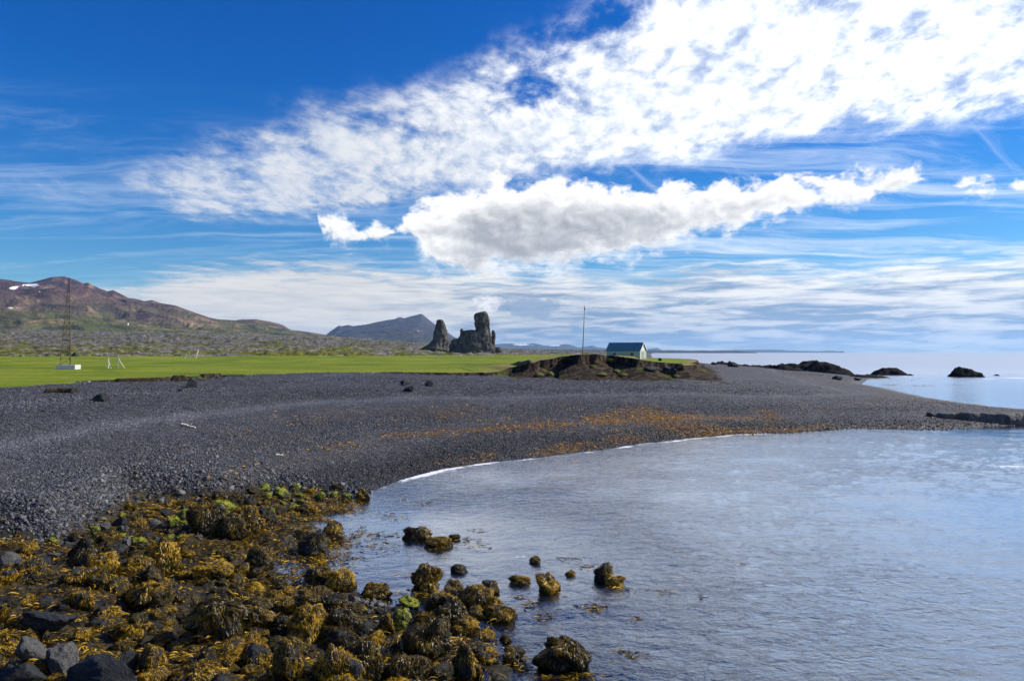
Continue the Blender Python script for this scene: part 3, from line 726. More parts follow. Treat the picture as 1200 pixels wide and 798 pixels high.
mountain('headland', [(470, 409), (585, 408.5), (620, 409), (700, 410), (790, 411), (850, 411.4), (875, 411.8), (884, 412.6), (887, 413.4)], 9500, 900, 700, -15, gul=0.12, seed=95, azs=0.04, nf=30)

# ------------------------------------------------------------------ rocks
def ico(sub):
    bm = bmesh.new(); bmesh.ops.create_icosphere(bm, subdivisions=sub, radius=1.0)
    v = np.array([q.co[:] for q in bm.verts]); f = np.array([[q.index for q in a.verts] for a in bm.faces]); bm.free()
    return v / np.linalg.norm(v, axis=1)[:, None], f
ICO = {k: ico(k) for k in (1, 2, 3, 4, 5)}
def mat_rock(name, c0, c1, c2, scale=3.0, bump=0.08, rough=0.7, moss=None, spec=0.35):
    m, t = new_mat(name); p = t.obj()
    r = t.orand(); p2 = t.vm('ADD', p, t.vm('SCALE', t.comb(1, 1, 1), scale=r * 9.0))
    n = t.noise(p2, scale, 8, 0.65, 0.4); n2 = t.noise(p2, scale * 6, 4, 0.7); vd = t.voro(p2, scale * 1.3, feature='DISTANCE_TO_EDGE')
    col = t.ramp(n * 0.7 + n2 * 0.3, [(0.34, c0), (0.52, c1), (0.70, c2)])
    if moss is not None:
        x, y, z = t.xyz(t.normal())
        col = t.mix(t.ss(t.noise(p2, 1.6, 5, 0.65) + z * 0.22 + x * 0.06, 0.58, 0.70), col, moss)
    finish(t, col, rough, t.bump(n * 1.3 + n2 * 0.3 - t.ss(vd, 0.0, 0.05, 0.10, 0.0), bump, 0.9), spec)
    return m
M['basalt'] = mat_rock('wet_basalt', (0.006, 0.007, 0.009), (0.018, 0.020, 0.024), (0.055, 0.058, 0.062), scale=2.0, bump=0.12)
M['grey_basalt'] = mat_rock('dry_grey_basalt', (0.030, 0.031, 0.032), (0.075, 0.075, 0.075), (0.15, 0.15, 0.145))
M['algae_rock'] = mat_rock('algae_rock', (0.012, 0.013, 0.010), (0.040, 0.045, 0.020), (0.09, 0.10, 0.04), moss=(0.24, 0.27, 0.010))
M['lava_rock'] = mat_rock('black_lava_rock', (0.004, 0.004, 0.005), (0.014, 0.014, 0.016), (0.036, 0.036, 0.038), scale=0.5, bump=0.4, rough=0.95, spec=0.08)
M['ledge_rock'] = mat_rock('ledge_rock', (0.018, 0.020, 0.023), (0.06, 0.066, 0.072), (0.15, 0.155, 0.16), scale=0.6, bump=0.4)
M['tower_rock'] = mat_rock('crag_rock', (0.012, 0.012, 0.013), (0.048, 0.045, 0.042), (0.12, 0.10, 0.075), scale=0.12, bump=2.5, moss=None)

def wrack_mat(name, stops):
    m, t = new_mat(name)
    r = t.attr('rnd'); p = t.pos()
    n = t.noise(p, 1.3, 4, 0.6); n2 = t.noise(p, 5.0, 4, 0.65)
    v = r * 0.30 + n * 0.48 + n2 * 0.24 + (t.attr('tip') * 0.10) - 0.04
    col = t.ramp(v, stops)
    b = t.n('ShaderNodeBsdfPrincipled'); t.put(col, b.inputs['Base Color']); b.inputs['Roughness'].default_value = 0.38; b.inputs['Specular IOR Level'].default_value = 0.45
    tr = t.n('ShaderNodeBsdfTranslucent'); t.put(t.mix(1.0, col, (1.0, 0.85, 0.4), 'MULTIPLY'), tr.inputs[0])
    mx = t.n('ShaderNodeMixShader'); mx.inputs[0].default_value = 0.28; t.link(b.outputs[0], mx.inputs[1]); t.link(tr.outputs[0], mx.inputs[2])
    o = t.n('ShaderNodeOutputMaterial'); t.link(mx.outputs[0], o.inputs[0])
    return m
DK, OL, GD, BR = (0.005, 0.004, 0.002), (0.045, 0.033, 0.005), (0.62, 0.38, 0.010), (0.20, 0.12, 0.007)
M['wrack'] = wrack_mat('olive_wrack', [(0.40, DK), (0.49, OL), (0.56, BR), (0.66, GD)])
M['gold_wrack'] = wrack_mat('golden_wrack', [(0.32, DK), (0.43, OL), (0.51, BR), (0.62, GD)])
M['dark_wrack'] = wrack_mat('dark_wrack', [(0.38, (0.006, 0.005, 0.003)), (0.50, (0.030, 0.024, 0.006)), (0.60, (0.10, 0.068, 0.009)), (0.72, (0.38, 0.24, 0.012))])
M['green_algae'] = wrack_mat('green_algae', [(0.32, (0.02, 0.025, 0.004)), (0.48, (0.11, 0.13, 0.006)), (0.68, (0.27, 0.30, 0.010))])
M['dry_kelp'] = wrack_mat('dry_kelp', [(0.30, (0.08, 0.04, 0.01)), (0.44, (0.32, 0.16, 0.03)), (0.60, (0.66, 0.38, 0.08))])

class RockShape:
    """star-shaped boulder whose radius can be asked for in any direction"""
    def __init__(s, seed, flat=0.8, cuts=7, rough=0.14, lobes=0.22, sharp=14, dmin=0.62):
        rg = np.random.default_rng(seed); s.seed = seed; s.rough = rough; s.lobes = lobes; s.sc = np.array([1, rg.uniform(.8, 1.1), flat])
        c = rg.normal(size=(cuts, 3)); c[:, 2] *= 0.8; s.c = c / np.linalg.norm(c, axis=1)[:, None]; s.d = rg.uniform(dmin, 0.92, cuts); s.sharp = sharp
    def rad(s, d):
        r = 1.0 + s.lobes * fbm(d[:, 0] * 1.3, d[:, 1] * 1.3, d[:, 2] * 1.3, seed=s.seed, oct=2)
        for c, k in zip(s.c, s.d):
            dot = d @ c; lim = np.where(dot > 0.15, k / np.maximum(dot, 0.15), 9)
            r = -np.log(np.exp(-r * s.sharp) + np.exp(-lim * s.sharp)) / s.sharp
        return r + s.rough * fbm(d[:, 0] * 4, d[:, 1] * 4, d[:, 2] * 4, seed=s.seed + 5, oct=4, gain=0.55)
    def pts(s, d, lift=0.0):
        return d * (s.rad(d) + lift)[:, None] * s.sc
    def mesh(s, name, sub, smooth=True):
        v, f = ICO[sub]; return mesh_np(name, s.pts(v), f, smooth)

def ribbons(name, P, D, N, length, width, seg=3, droop=0.0, rnd=None, follow=None):
    """strips of seaweed: start P, direction D, normal N (n,3); follow(points)->points keeps them on a surface"""
    n = len(P); side = np.cross(D, N); side /= np.maximum(np.linalg.norm(side, axis=1), 1e-6)[:, None]
    rg = np.random.default_rng(n)
    ctr = [P]; q = P.copy(); d = D.copy()
    for k in range(seg):
        q = q + d * (length / seg)[:, None]
        d = d + side * rg.normal(0, 0.35, n)[:, None] + np.array([0, 0, -droop])
        d /= np.linalg.norm(d, axis=1)[:, None]
        if follow is not None: q = follow(q, k)
        ctr.append(q)
    prof = np.array([0.6, 1.1, 1.0, 0.25]) if seg == 3 else np.linspace(1, 0.3, seg + 1)
    V_, tip = [], []
    tw = side * np.cos(rg.uniform(-0.9, 0.9, n))[:, None] + N * np.sin(rg.uniform(-0.9, 0.9, n))[:, None]
    for k, c in enumerate(ctr):
        o = tw * (width * prof[k] * 0.5)[:, None]
        V_ += [c - o, c + o]; tip += [np.full(n, k / seg)] * 2
    V_ = np.stack(V_, 1).reshape(-1, 3); tip = np.stack(tip, 1).ravel()
    m = 2 * (seg + 1); b = np.arange(n)[:, None] * m
    F = np.concatenate([b + np.array([2 * k, 2 * k + 1, 2 * k + 3, 2 * k + 2]) for k in range(seg)], 0)
    me = mesh_np(name, V_, F, True)
    rv = rg.uniform(0, 1, n) if rnd is None else rnd
    add_attr(me, 'rnd', np.repeat(rv, m)); add_attr(me, 'tip', tip)
    return me

def weed_on(shape, seed, n=4600, lo=-0.35, L=(0.10, 0.36), W=(0.014, 0.036), topless=False, bald=-0.42):
    rg = np.random.default_rng(seed)
    d = rg.normal(size=(n * 2, 3)); d /= np.linalg.norm(d, axis=1)[:, None]; d = d[d[:, 2] > lo][:n]
    if topless: d = d[d[:, 2] < 0.75]
    # clumps: fewer strands where a clump noise is low
    keep = fbm(d[:, 0] * 2.5, d[:, 1] * 2.5, d[:, 2] * 2.5, seed=seed, oct=2) + rg.uniform(-0.25, 0.25, len(d)) > bald
    d = d[keep]; k = len(d)
    P = shape.pts(d, 0.01)
    down = np.array([0, 0, -1.0]) - d * (-d[:, 2])[:, None]
    down += rg.normal(0, 0.30, (k, 3)) + np.array([0.05, 0, 0]); down /= np.linalg.norm(down, axis=1)[:, None]
    lift = rg.uniform(0.02, 0.10, k) + 0.07 * np.abs(fbm(d[:, 0] * 5, d[:, 1] * 5, d[:, 2] * 5, seed=seed + 2, oct=2))
    def follow(q, s_):
        u = q / shape.sc; L_ = np.linalg.norm(u, axis=1); u = u / L_[:, None]
        return u * np.maximum(shape.rad(u) + lift * (1.15 - 0.25 * s_), 0.1)[:, None] * shape.sc
    rv = np.clip(rg.uniform(0, 1, k) * 0.8 + 0.2 * (d[:, 2] > 0.3), 0, 1)  # weed on the tops shifted towards gold, a sunlit highlight in the colour
    return ribbons('seaweed', P, down, d, rg.uniform(*L, k), rg.uniform(*W, k), rnd=rv, follow=follow)

SH = []
for i in range(14):
    fl = [0.75, 0.62, 0.9, 0.7, 0.5, 0.8, 0.66, 0.85, 0.55, 0.72, 1.0, 0.6, 0.78, 0.68][i]
    SH.append(RockShape(100 + i * 7, flat=fl, cuts=4 + i % 4, lobes=0.62, rough=0.22, dmin=0.5))
ROCK_ME = [s.mesh('boulder', 4) for s in SH]
WEED_ME = [weed_on(s, 300 + i, n=[4600, 5200, 3800][i % 3], L=[(0.10, 0.36), (0.18, 0.60), (0.06, 0.22)][i % 3], W=[(0.014, 0.036), (0.016, 0.045), (0.012, 0.03)][i % 3], bald=[-0.4, -0.12, -0.25, 0.0][i % 4]) for i, s in enumerate(SH)]
ALG_ME = [weed_on(s, 400 + i, n=800, lo=0.1, L=(0.05, 0.12), W=(0.02, 0.05)) for i, s in enumerate(SH[:5])]
BS = [RockShape(500 + i * 9, flat=[.7, .9, .6, .8, 1.0, .75][i], cuts=12, rough=0.07, lobes=0.5, sharp=70, dmin=0.42) for i in range(6)]
BARE_ME = [s.mesh('boulder', 4, False) for s in BS]
for me in ROCK_ME + BARE_ME: me.materials.append(M['basalt'])
for me in WEED_ME: me.materials.append(M['wrack'])
for me in ALG_ME: me.materials.append(M['green_algae'])
def objmat(o, m):
    o.material_slots[0].link = 'OBJECT'; o.material_slots[0].material = m

BOULDERS = []      # (px, py, w, h, kind, obj)
def boulder(px, py, w, h, kind, label=None, short=None, proto=None, rz=None, group=None, tall=None):
    """px,py: foot of the boulder in the photograph; w,h: its size there in pixels"""
    x, y, z = place(px, py)
    dist = math.hypot(x, y); dist3 = math.hypot(dist, CAM_H - z)
    k = dist3 / FPX
    W = w * k; dep = (CAM_H - z) / dist3
    Hm = min(max(h * k - W * dep * 0.55, W * 0.30) * 1.02, W * 0.66)
    i = proto if proto is not None else random.randrange(14)
    bare = kind in 'bks'
    sh = BS[i % 6] if bare else SH[i % 14]
    me = BARE_ME[i % 6] if bare else ROCK_ME[i % 14]
    o = bpy.data.objects.new('boulder', me); C.objects.link(o)
    sxy = W / 2.05 * (1.0 if bare else 0.94)
    sz = Hm / (1.34 * sh.sc[2])
    o.scale = (sxy, sxy * random.uniform(0.85, 1.1), sz)
    o.rotation_euler = (random.uniform(-.14, .14), random.uniform(-.14, .14), random.uniform(0, 6.28) if rz is None else R(rz))
    if bare and w > 1.8 * h and w > 30: o.scale[1] = sxy * 0.5; o.rotation_euler = (0, 0, R(random.uniform(-18, 12)))
    yy = y + o.scale[1] * 0.75
    o.location = (x * yy / y, yy, z + sz * sh.sc[2] * 0.42)
    objmat(o, {'b': M['basalt'], 'k': M['grey_basalt'], 's': M['basalt'], 'a': M['algae_rock']}.get(kind, M['basalt']))
    if not bare:
        if kind == 'a': wm, mt = ALG_ME[i % 5], M['green_algae']; o.data = ROCK_ME[i % 5]
        else: wm, mt = WEED_ME[i % 14], {'w': M['wrack'], 'g': M['gold_wrack'], 'd': M['dark_wrack']}[kind]
        c = bpy.data.objects.new('seaweed' if kind != 'a' else 'algae', wm); C.objects.link(c); c.parent = o; c['kind'] = 'stuff'
        objmat(c, mt)
        if kind == 'a': objmat(o, M['algae_rock'])
    o['category'] = 'boulder'
    if label: o['label'] = label
    o['group'] = group or 'boulders of the seaweed shore'
    BOULDERS.append([px, py, w, h, kind, o, short, label])
    return o

HAND = [
 (664, 786, 62, 42, 'd', 'big drum-shaped boulder draped in dark weed, alone in the water at the bottom', 'drum-shaped boulder', 10),
 (643, 695, 36, 21, 'g', 'golden weedy boulder in open water with a green patch on its top', 'golden boulder in open water', 1),
 (708, 682, 26, 21, 'd', 'dark peaked boulder farthest out in the bay beside a low golden hump', 'peaked boulder', 2),
 (720, 686, 24, 12, 'g', 'low golden hump leaning against the dark peaked boulder in the bay', None, 4),
 (366, 652, 38, 24, 'd', 'dark slanting boulder with a golden skirt in the shallows', 'slanting boulder', 5),
 (390, 631, 28, 16, 'w', 'flat-topped olive boulder behind the dark slanting one in the shallows', None, 6),
 (356, 632, 24, 9, 'd', 'low dark hump just behind the slanting boulder in the shallows', None, 4),
 (424, 586, 22, 14, 'w', 'brown rounded boulder at the tip of the pebble shore', 'shore-tip boulder', 7),
 (406, 587, 12, 10, 'a', 'small green boulder beside the brown one at the shore tip', None, 3),
 (499, 692, 38, 27, 'w', 'olive double-humped boulder standing clear in the water before the rock cluster', 'double-humped boulder', 9),
 (488, 634, 32, 9, 'd', 'low weedy rock awash in mid shallows, the left one of the row', 'low awash rock', 4),
 (518, 642, 34, 11, 'w', 'low brown rock awash in the row, nearest the viewer', None, 8),
 (532, 632, 16, 6, 'd', 'tiny dark rock awash at the right end of the row', None, 8),
 (537, 672, 22, 8, 'd', 'low brown rock awash above the rock cluster', None, 11),
 (437, 703, 38, 14, 'w', 'long low olive rock in the pool left of the green-topped stone', None, 4),
 (479, 714, 30, 14, 'a', 'green-yellow topped long stone in the narrow channel', 'green-topped stone', 1),
 (584, 729, 36, 18, 'w', 'olive boulder trailing off the right end of the rock cluster', 'trailing boulder', 6),
 (611, 686, 27, 12, 'g', 'low golden rock awash beside the white swirl', None, 8),
 (627, 660, 15, 8, 'g', 'small golden rock just behind the white swirl', None, 5),
 (668, 675, 14, 6, 'g', 'tiny golden rock awash between the two lone boulders', None, 4),
 (603, 776, 34, 19, 'w', 'brown boulder at the water edge left of the drum-shaped boulder', 'brown edge boulder', 3),
 (593, 753, 18, 9, 'd', 'small dark rock awash in front of the trailing boulder', None, 9),
 (571, 751, 22, 8, 'g', 'small yellowish rock at the cluster foot beside sparkling water', None, 4),
 (535, 702, 26, 22, 'w', 'olive boulder on the crown of the rock cluster', 'crown boulder', 2),
 (556, 712, 40, 26, 'w', 'broad olive boulder in the middle of the rock cluster', 'broad cluster boulder', 0),
 (574, 716, 34, 20, 'g', 'bright golden boulder at the right of the rock cluster', 'bright golden boulder', 7),
 (576, 698, 24, 15, 'd', 'dark boulder on the far right shoulder of the rock cluster', None, 1),
 (514, 722, 40, 34, 'g', 'brown boulder with a golden crest at the left of the rock cluster', 'golden-crested boulder', 2),
 (530, 736, 46, 38, 'd', 'black shaggy boulder in front of the rock cluster', 'black shaggy boulder', 10),
 (557, 725, 26, 12, 'w', 'small rusty boulder wedged at the foot of the broad cluster boulder', None, 6),
 (545, 745, 46, 18, 'w', 'low olive boulder reaching into the water below the cluster', None, 8),
 (500, 733, 28, 14, 'w', 'flat olive boulder beside the narrow channel', None, 4),
 (505, 772, 56, 42, 'd', 'huge dark boulder with olive top at the bottom centre', 'huge dark boulder', 12),
 (547, 797, 44, 46, 'w', 'tall rusty golden boulder at the bottom beside the water', 'tall rusty boulder', 7),
 (571, 779, 30, 18, 'g', 'rusty boulder with gold fringe right of the tall rusty boulder', None, 3),
 (560, 768, 34, 16, 'd', 'long dark boulder behind the rusty gold-fringed one', None, 8),
 (518, 800, 32, 21, 'd', 'black and yellow boulder at the bottom below the huge dark boulder', None, 5),
 (374, 688, 40, 24, 'd', 'dark boulder with golden right side at the pool edge', 'pool-edge boulder', 3),
 (398, 690, 34, 22, 'g', 'golden boulder joined to the dark one at the pool edge', None, 0),
 (304, 672, 40, 26, 'd', 'shaggy boulder standing in the pool edge left of the slanting boulder', 'shaggy pool boulder', 9),
 (256, 752, 62, 52, 'd', 'tall black boulder with a pointed top amid the golden seaweed', 'tall black boulder', 10),
 (277, 738, 22, 22, 'g', 'small golden boulder against the right side of the tall black boulder', None, 5),
 (74, 794, 42, 44, 'k', 'angular grey boulder with a white vein at the bottom left', 'angular grey boulder', 1),
 (58, 744, 78, 34, 'b', 'long bare black slab lying among seaweed on the left', 'long black slab', 2),
 (110, 812, 90, 28, 'b', 'bare blue-black slab at the bottom edge beside the grey boulder', 'bottom slab', 5),
 (20, 812, 70, 32, 'b', 'bare dark slab in the bottom left corner', 'corner slab', 0),
 (36, 778, 28, 26, 'k', 'grey pointed stone left of the angular grey boulder', None, 4),
 (148, 790, 28, 26, 'b', 'grey bare boulder half buried in seaweed near the bottom', None, 3),
 (240, 630, 40, 30, 'd', 'dark boulder with green streak, left one of the big shore group', 'green-streaked boulder', 12),
 (268, 632, 34, 24, 'd', 'dark round boulder in the middle of the big shore group', None, 6),
 (290, 628, 38, 34, 'w', 'tall brown boulder at the right of the big shore group', 'tall brown shore boulder', 9),
 (264, 600, 26, 12, 'a', 'green-capped boulder behind the big shore group', None, 0),
 (310, 614, 24, 18, 'd', 'dark boulder right of the tall brown shore boulder', None, 11),
 (362, 603, 30, 13, 'w', 'low brown weedy rock at the water edge of the green stones', None, 8),
 (331, 584, 18, 11, 'a', 'bright green domed stone on the pebbles', 'bright green dome', 0),
 (313, 586, 13, 8, 'a', 'small green stone left of the bright green dome', None, 2),
 (352, 592, 12, 7, 'a', 'small green stone at the waterline right of the bright green dome', None, 3),
 (346, 600, 14, 6, 'a', 'flat green stone at the waterline in front of the bright green dome', None, 4),
 (376, 587, 14, 9, 'a', 'dark green stone right of the bright green dome', None, 1),
 (391, 584, 12, 8, 'a', 'small dark green stone near the shore tip', None, 2),
 (301, 620, 14, 9, 'a', 'vivid green stone at the foot of the tall brown shore boulder', None, 3),
 (317, 606, 13, 8, 'a', 'vivid green stone behind the dark boulder on the shore', None, 4),
 (162, 624, 24, 22, 'w', 'dark boulder with yellow-green foot at the pebble edge', 'yellow-footed boulder', 2),
 (181, 622, 18, 15, 'k', 'bare grey stone beside the yellow-footed boulder', None, 1),
 (213, 612, 16, 13, 'a', 'green patched stone on the pebble edge', None, 0),
 (197, 637, 14, 10, 'a', 'vivid yellow-green stone in front of the pebble edge', None, 2),
 (212, 634, 9, 8, 'a', 'small vivid yellow-green stone beside its larger twin', None, 3),
 (203, 618, 14, 12, 'a', 'slanting green-edged stone between grey stones', None, 4),
 (165, 640, 20, 9, 'a', 'flat green-streaked stone left of the vivid yellow-green stones', None, 1),
 (149, 646, 18, 14, 'k', 'smooth pale grey stone in the weed below the pebble edge', None, 0),
 (100, 662, 36, 24, 'd', 'round brown boulder on the left near the pebble edge', 'round brown boulder', 7),
 (134, 662, 34, 22, 'd', 'dark weedy boulder right of the round brown boulder', None, 3),
 (192, 676, 46, 32, 'g', 'big shaggy golden boulder in front of the green stones', 'shaggy golden boulder', 9),
 (178, 684, 26, 16, 'd', 'dark hump at the foot of the shaggy golden boulder', None, 5),
 (170, 714, 40, 30, 'w', 'olive boulder with hanging weed in the left middle', 'hanging-weed boulder', 10),
 (190, 716, 24, 20, 'd', 'dark shaggy boulder beside the hanging-weed boulder', None, 12),
 (90, 690, 44, 20, 'w', 'brown boulder with orange weed on the left', None, 1),
 (34, 684, 30, 20, 'w', 'olive boulder at the far left next to the small pebble patch', 'far left boulder', 5),
 (8, 688, 22, 22, 'w', 'weedy boulder cut by the left edge of the picture', None, 3),
 (66, 657, 22, 9, 'k', 'flat pale grey stone at the left pebble edge', None, 2),
 (50, 672, 20, 16, 'b', 'dark bare stone left of the round brown boulder', None, 4),
 (8, 664, 22, 14, 'k', 'grey stone on the pebbles at the left edge', None, 5),
 (24, 672, 18, 14, 'k', 'grey upright stone left of the dark bare stone', None, 1),
 (452, 745, 26, 24, 'w', 'olive boulder left of the huge dark boulder', None, 6),
 (470, 738, 24, 20, 'a', 'yellow-green topped boulder beside the channel', 'yellow-green boulder', 0),
 (440, 756, 20, 20, 'g', 'orange-golden boulder with a pale green spot', None, 7),
 (424, 748, 22, 30, 'b', 'bare dark upright boulder in the centre rocks', None, 4),
 (400, 745, 40, 30, 'd', 'dark rounded boulder with golden speck in the centre rocks', 'dark centre boulder', 3),
 (360, 748, 40, 30, 'g', 'golden boulder left of the dark centre boulder', None, 0),
 (372, 722, 52, 22, 'd', 'long dark boulder behind the dark centre boulder', None, 12),
 (430, 800, 48, 40, 'd', 'round black boulder at the bottom near the centre', 'round black boulder', 9),
 (391, 806, 54, 52, 'g', 'large golden boulder with green fronds at the bottom', 'large golden boulder', 2),
 (340, 804, 44, 40, 'w', 'olive boulder at the bottom left of the large golden boulder', None, 6),
 (60, 596 - 128 + 2, 18, 9, 'b', None, None, 1),
]
LONE = [
 (120, 471.5, 22, 10, 'b', 'black boulder lying on the dark pebbles below the meadow edge', 1),
 (225, 455, 17, 11, 'b', 'black rock at the foot of the earth bank with a brown right side', 3),
 (211, 459, 9, 4, 'b', 'small flat dark stone left of the rock under the earth bank', 2),
 (474, 452, 12, 6, 'b', 'flat black rock for a dark hole in the upper beach, the upper one of the pair', 0),  # this and the next two: rocks put in for dark holes
 (480, 460, 14, 8, 'b', 'black rock for a dark hole in the upper beach, the lower one of the pair', 4),
 (503, 453, 16, 8, 'b', 'lone black rock for a dark hole right of the pair on the upper beach', 5),
 (530, 441, 12, 3, 'b', None, 2),
]
for px, py, w, h, k, lab, short, pr in HAND[:-1]: boulder(px, py, w, h, k, lab, short, pr)
for px, py, w, h, k, lab, pr in LONE[:-1]: boulder(px, py, w, h, k, lab, None, pr, group='black rocks lying on the pebble beach')

# fill the rest of the boulder field
rg = random.Random(5)
def in_poly(px, py, poly):
    c = False
    for i in range(len(poly)):
        (x1, y1), (x2, y2) = poly[i], poly[(i + 1) % len(poly)]
        if (y1 > py) != (y2 > py) and px < (x2 - x1) * (py - y1) / (y2 - y1) + x1: c = not c
    return c
FIELD = [(-40, 690), (40, 690), (90, 655), (160, 640), (200, 650), (240, 640), (300, 655), (330, 690), (400, 700), (470, 720), (500, 745), (470, 800), (560, 850), (-40, 850)]
FIELD2 = [(0, 655), (110, 628), (150, 602), (230, 590), (330, 574), (400, 574), (370, 600), (300, 625), (200, 640), (100, 655), (0, 668)]
auto = []
tries = 0
while len(auto) < 165 and tries < 9000:
    tries += 1
    px, py = rg.uniform(-30, 590), rg.uniform(640, 845)
    if not in_poly(px, py, FIELD): continue
    s = (py - 413) / 300.0
    w = rg.choice([12, 15, 19, 24, 30, 40, 52]) * s * rg.uniform(0.9, 1.15); h = w * rg.uniform(0.38, 0.72)
    if any(abs(px - b[0]) < (w + b[2]) * 0.31 and abs((py - h / 2) - (b[1] - b[3] / 2)) < (h + b[3]) * 0.33 for b in BOULDERS + auto): continue
    left = px < 170 and py > 700
    kind = rg.choice('wwwwggddd' + ('bd' if left else ''))
    auto.append([px, py, w, h, kind])
n1 = len(auto)
tries = 0
while len(auto) < n1 + 70 and tries < 6000:
    tries += 1
    px, py = rg.uniform(0, 400), rg.uniform(574, 668)
    if not in_poly(px, py, FIELD2): continue
    w = rg.uniform(8, 17) * (py - 413) / 200.0; h = w * rg.uniform(0.45, 0.7)
    if any(abs(px - b[0]) < (w + b[2]) * 0.40 and abs((py - h / 2) - (b[1] - b[3] / 2)) < (h + b[3]) * 0.40 for b in BOULDERS + auto): continue
    kind = rg.choice('bbkkwwda' if px < 250 else 'bbwaadb')
    auto.append([px, py, w, h, kind])
for px, py, w, h, k in auto: boulder(px, py, w, h, k)
# labels for the filled-in ones, each told from its neighbours by a landmark beside it
LM = [b for b in BOULDERS if b[6]]
ORD = ['nearest', 'second', 'third', 'fourth', 'fifth', 'sixth', 'seventh', 'eighth', 'ninth', 'tenth', 'eleventh', 'twelfth', 'thirteenth', 'fourteenth', 'fifteenth']
LOOK = {'w': 'olive-brown seaweed boulder', 'g': 'golden seaweed boulder', 'd': 'dark shaggy seaweed boulder', 'b': 'bare black stone', 'k': 'bare grey stone', 'a': 'green-capped stone'}
rel = {}
for b in BOULDERS:
    if b[7]: continue
    l = min(LM, key=lambda q: (q[0] - b[0]) ** 2 + ((q[1] - b[1]) * 1.6) ** 2)
    dx, dy = b[0] - l[0], (b[1] - l[1]) * 1.6
    where = ('left of' if dx < 0 else 'right of') if abs(dx) > abs(dy) else ('behind' if dy < 0 else 'in front of')
    rel.setdefault((id(l), where, b[4]), []).append((math.hypot(dx, dy), b, l))
for (_, where, kd), q in rel.items():
    q.sort(key=lambda e: e[0])
    for i, (_, b, l) in enumerate(q):
        size = 'small ' if b[2] < 20 else ('large ' if b[2] > 40 else '')
        o = ORD[min(i, 14)] + ' ' if len(q) > 1 else ''
        b[5]['label'] = f'{o}{size}{LOOK[kd]} {where} the {l[6]}'

# ------------------------------------------------------------------ seaweed carpet between the boulders
m_pts = []
rgn = np.random.default_rng(3)
X = rgn.uniform(RF[:, 0].min(), RF[:, 0].max(), 150000); Y = rgn.uniform(14, RF[:, 1].max(), 150000)
P2 = np.stack([X, Y], 1); ok = inside(P2, RF); X, Y = X[ok], Y[ok]
pxs = 600 + X / Y * FPX; ok = (pxs > -60) & (pxs < 700); X, Y = X[ok], Y[ok]
Z_, T_, gs_, sd_, rf_, _, _ = land_fast(X, Y)
cl = fbm(X * 0.9, Y * 0.9, seed=201, oct=3)
ok = (Z_ > -0.16) & (cl + rgn.uniform(-0.35, 0.35, len(X)) > -0.15) & (rf_ > rgn.uniform(0.0, 1.4, len(X)))
X, Y, Z_ = X[ok], Y[ok], np.maximum(Z_[ok], 0.0)
X, Y, Z_ = X[:60000], Y[:60000], Z_[:60000]
n = len(X); a = fbm(X * 0.5, Y * 0.5, seed=205, oct=2) * 6 + rgn.normal(0, 0.7, n)
lift = np.abs(fbm(X * 2.2, Y * 2.2, seed=209, oct=3)) * 0.42
P = np.stack([X, Y, Z_ + 0.02 + lift * rgn.uniform(0.2, 1, n)], 1)
D = np.stack([np.cos(a), np.sin(a), rgn.uniform(-0.1, 0.25, n)], 1); D /= np.linalg.norm(D, axis=1)[:, None]
N = np.tile([0, 0, 1.0], (n, 1))
me = ribbons('seaweed_carpet', P, D, N, rgn.uniform(0.10, 0.32, n), rgn.uniform(0.014, 0.036, n), droop=0.35)
link('seaweed_carpet', me, M['wrack'], kind='stuff', label='golden and dark brown seaweed carpet lying between the shore boulders', category='seaweed')

# seaweed floating and awash in the bay
PATCH = [(455, 628, 26, 4, 60), (430, 626, 14, 3, 30), (498, 590, 12, 2.5, 30), (470, 586, 8, 2, 12), (560, 622, 10, 3, 25), (480, 673, 18, 3, 25), (420, 655, 20, 3, 18), (530, 655, 16, 3, 10), (610, 700, 12, 4, 16),
         (696, 712, 12, 5, 45), (640, 722, 10, 5, 25), (622, 710, 7, 6, 30), (735, 769, 9, 2, 14), (778, 693, 7, 2, 14), (670, 656, 14, 3, 22), (690, 664, 10, 2.5, 22), (560, 640, 14, 3, 16), (610, 785, 7, 4, 20), (735, 765, 14, 3, 16),
         (330, 650, 24, 8, 90), (345, 690, 26, 8, 120), (410, 600, 22, 7, 50), (380, 610, 22, 5, 50), (445, 640, 30, 8, 70), (330, 625, 22, 9, 130), (400, 660, 20, 8, 60), (310, 690, 20, 10, 110), (430, 710, 40, 8, 130), (515, 640, 34, 5, 90), (550, 634, 12, 4, 50),
         (650, 696, 14, 3, 30), (725, 690, 22, 3, 30), (602, 775, 24, 5, 60), (665, 792, 40, 3, 60), (377, 655, 26, 5, 180), (390, 636, 26, 5, 140), (500, 697, 26, 5, 90), (745, 725, 16, 3, 10), (820, 700, 12, 2, 6), (460, 606, 20, 4, 30),
         (1185, 513, 8, 1.5, 18), (870, 660, 10, 2, 6), (930, 452, 30, 1.2, 60), (1080, 452, 16, 0.8, 40), (1045, 451, 12, 0.8, 30), (1120, 451, 14, .7, 24), (1010, 444, 60, 1.6, 260), (945, 446, 26, 1.6, 160), (1185, 439, 8, 0.8, 16)]
PP = []
for px, py, sx, sy, k in PATCH:
    for _ in range(int(k * 2.4)):
        a_, b_ = px + rgn.normal() * sx * 0.55, py + rgn.normal() * sy * 0.55
        xx, yy = unproj(a_, b_, 0.0); PP.append((xx, yy, max(1.0, yy / 90)))
PP = np.array(PP); gz = land_fast(PP[:, 0], PP[:, 1])[0]
n = len(PP); P = np.stack([PP[:, 0], PP[:, 1], np.maximum(gz, 0) + 0.05 + rgn.uniform(0, 0.05, n)], 1)
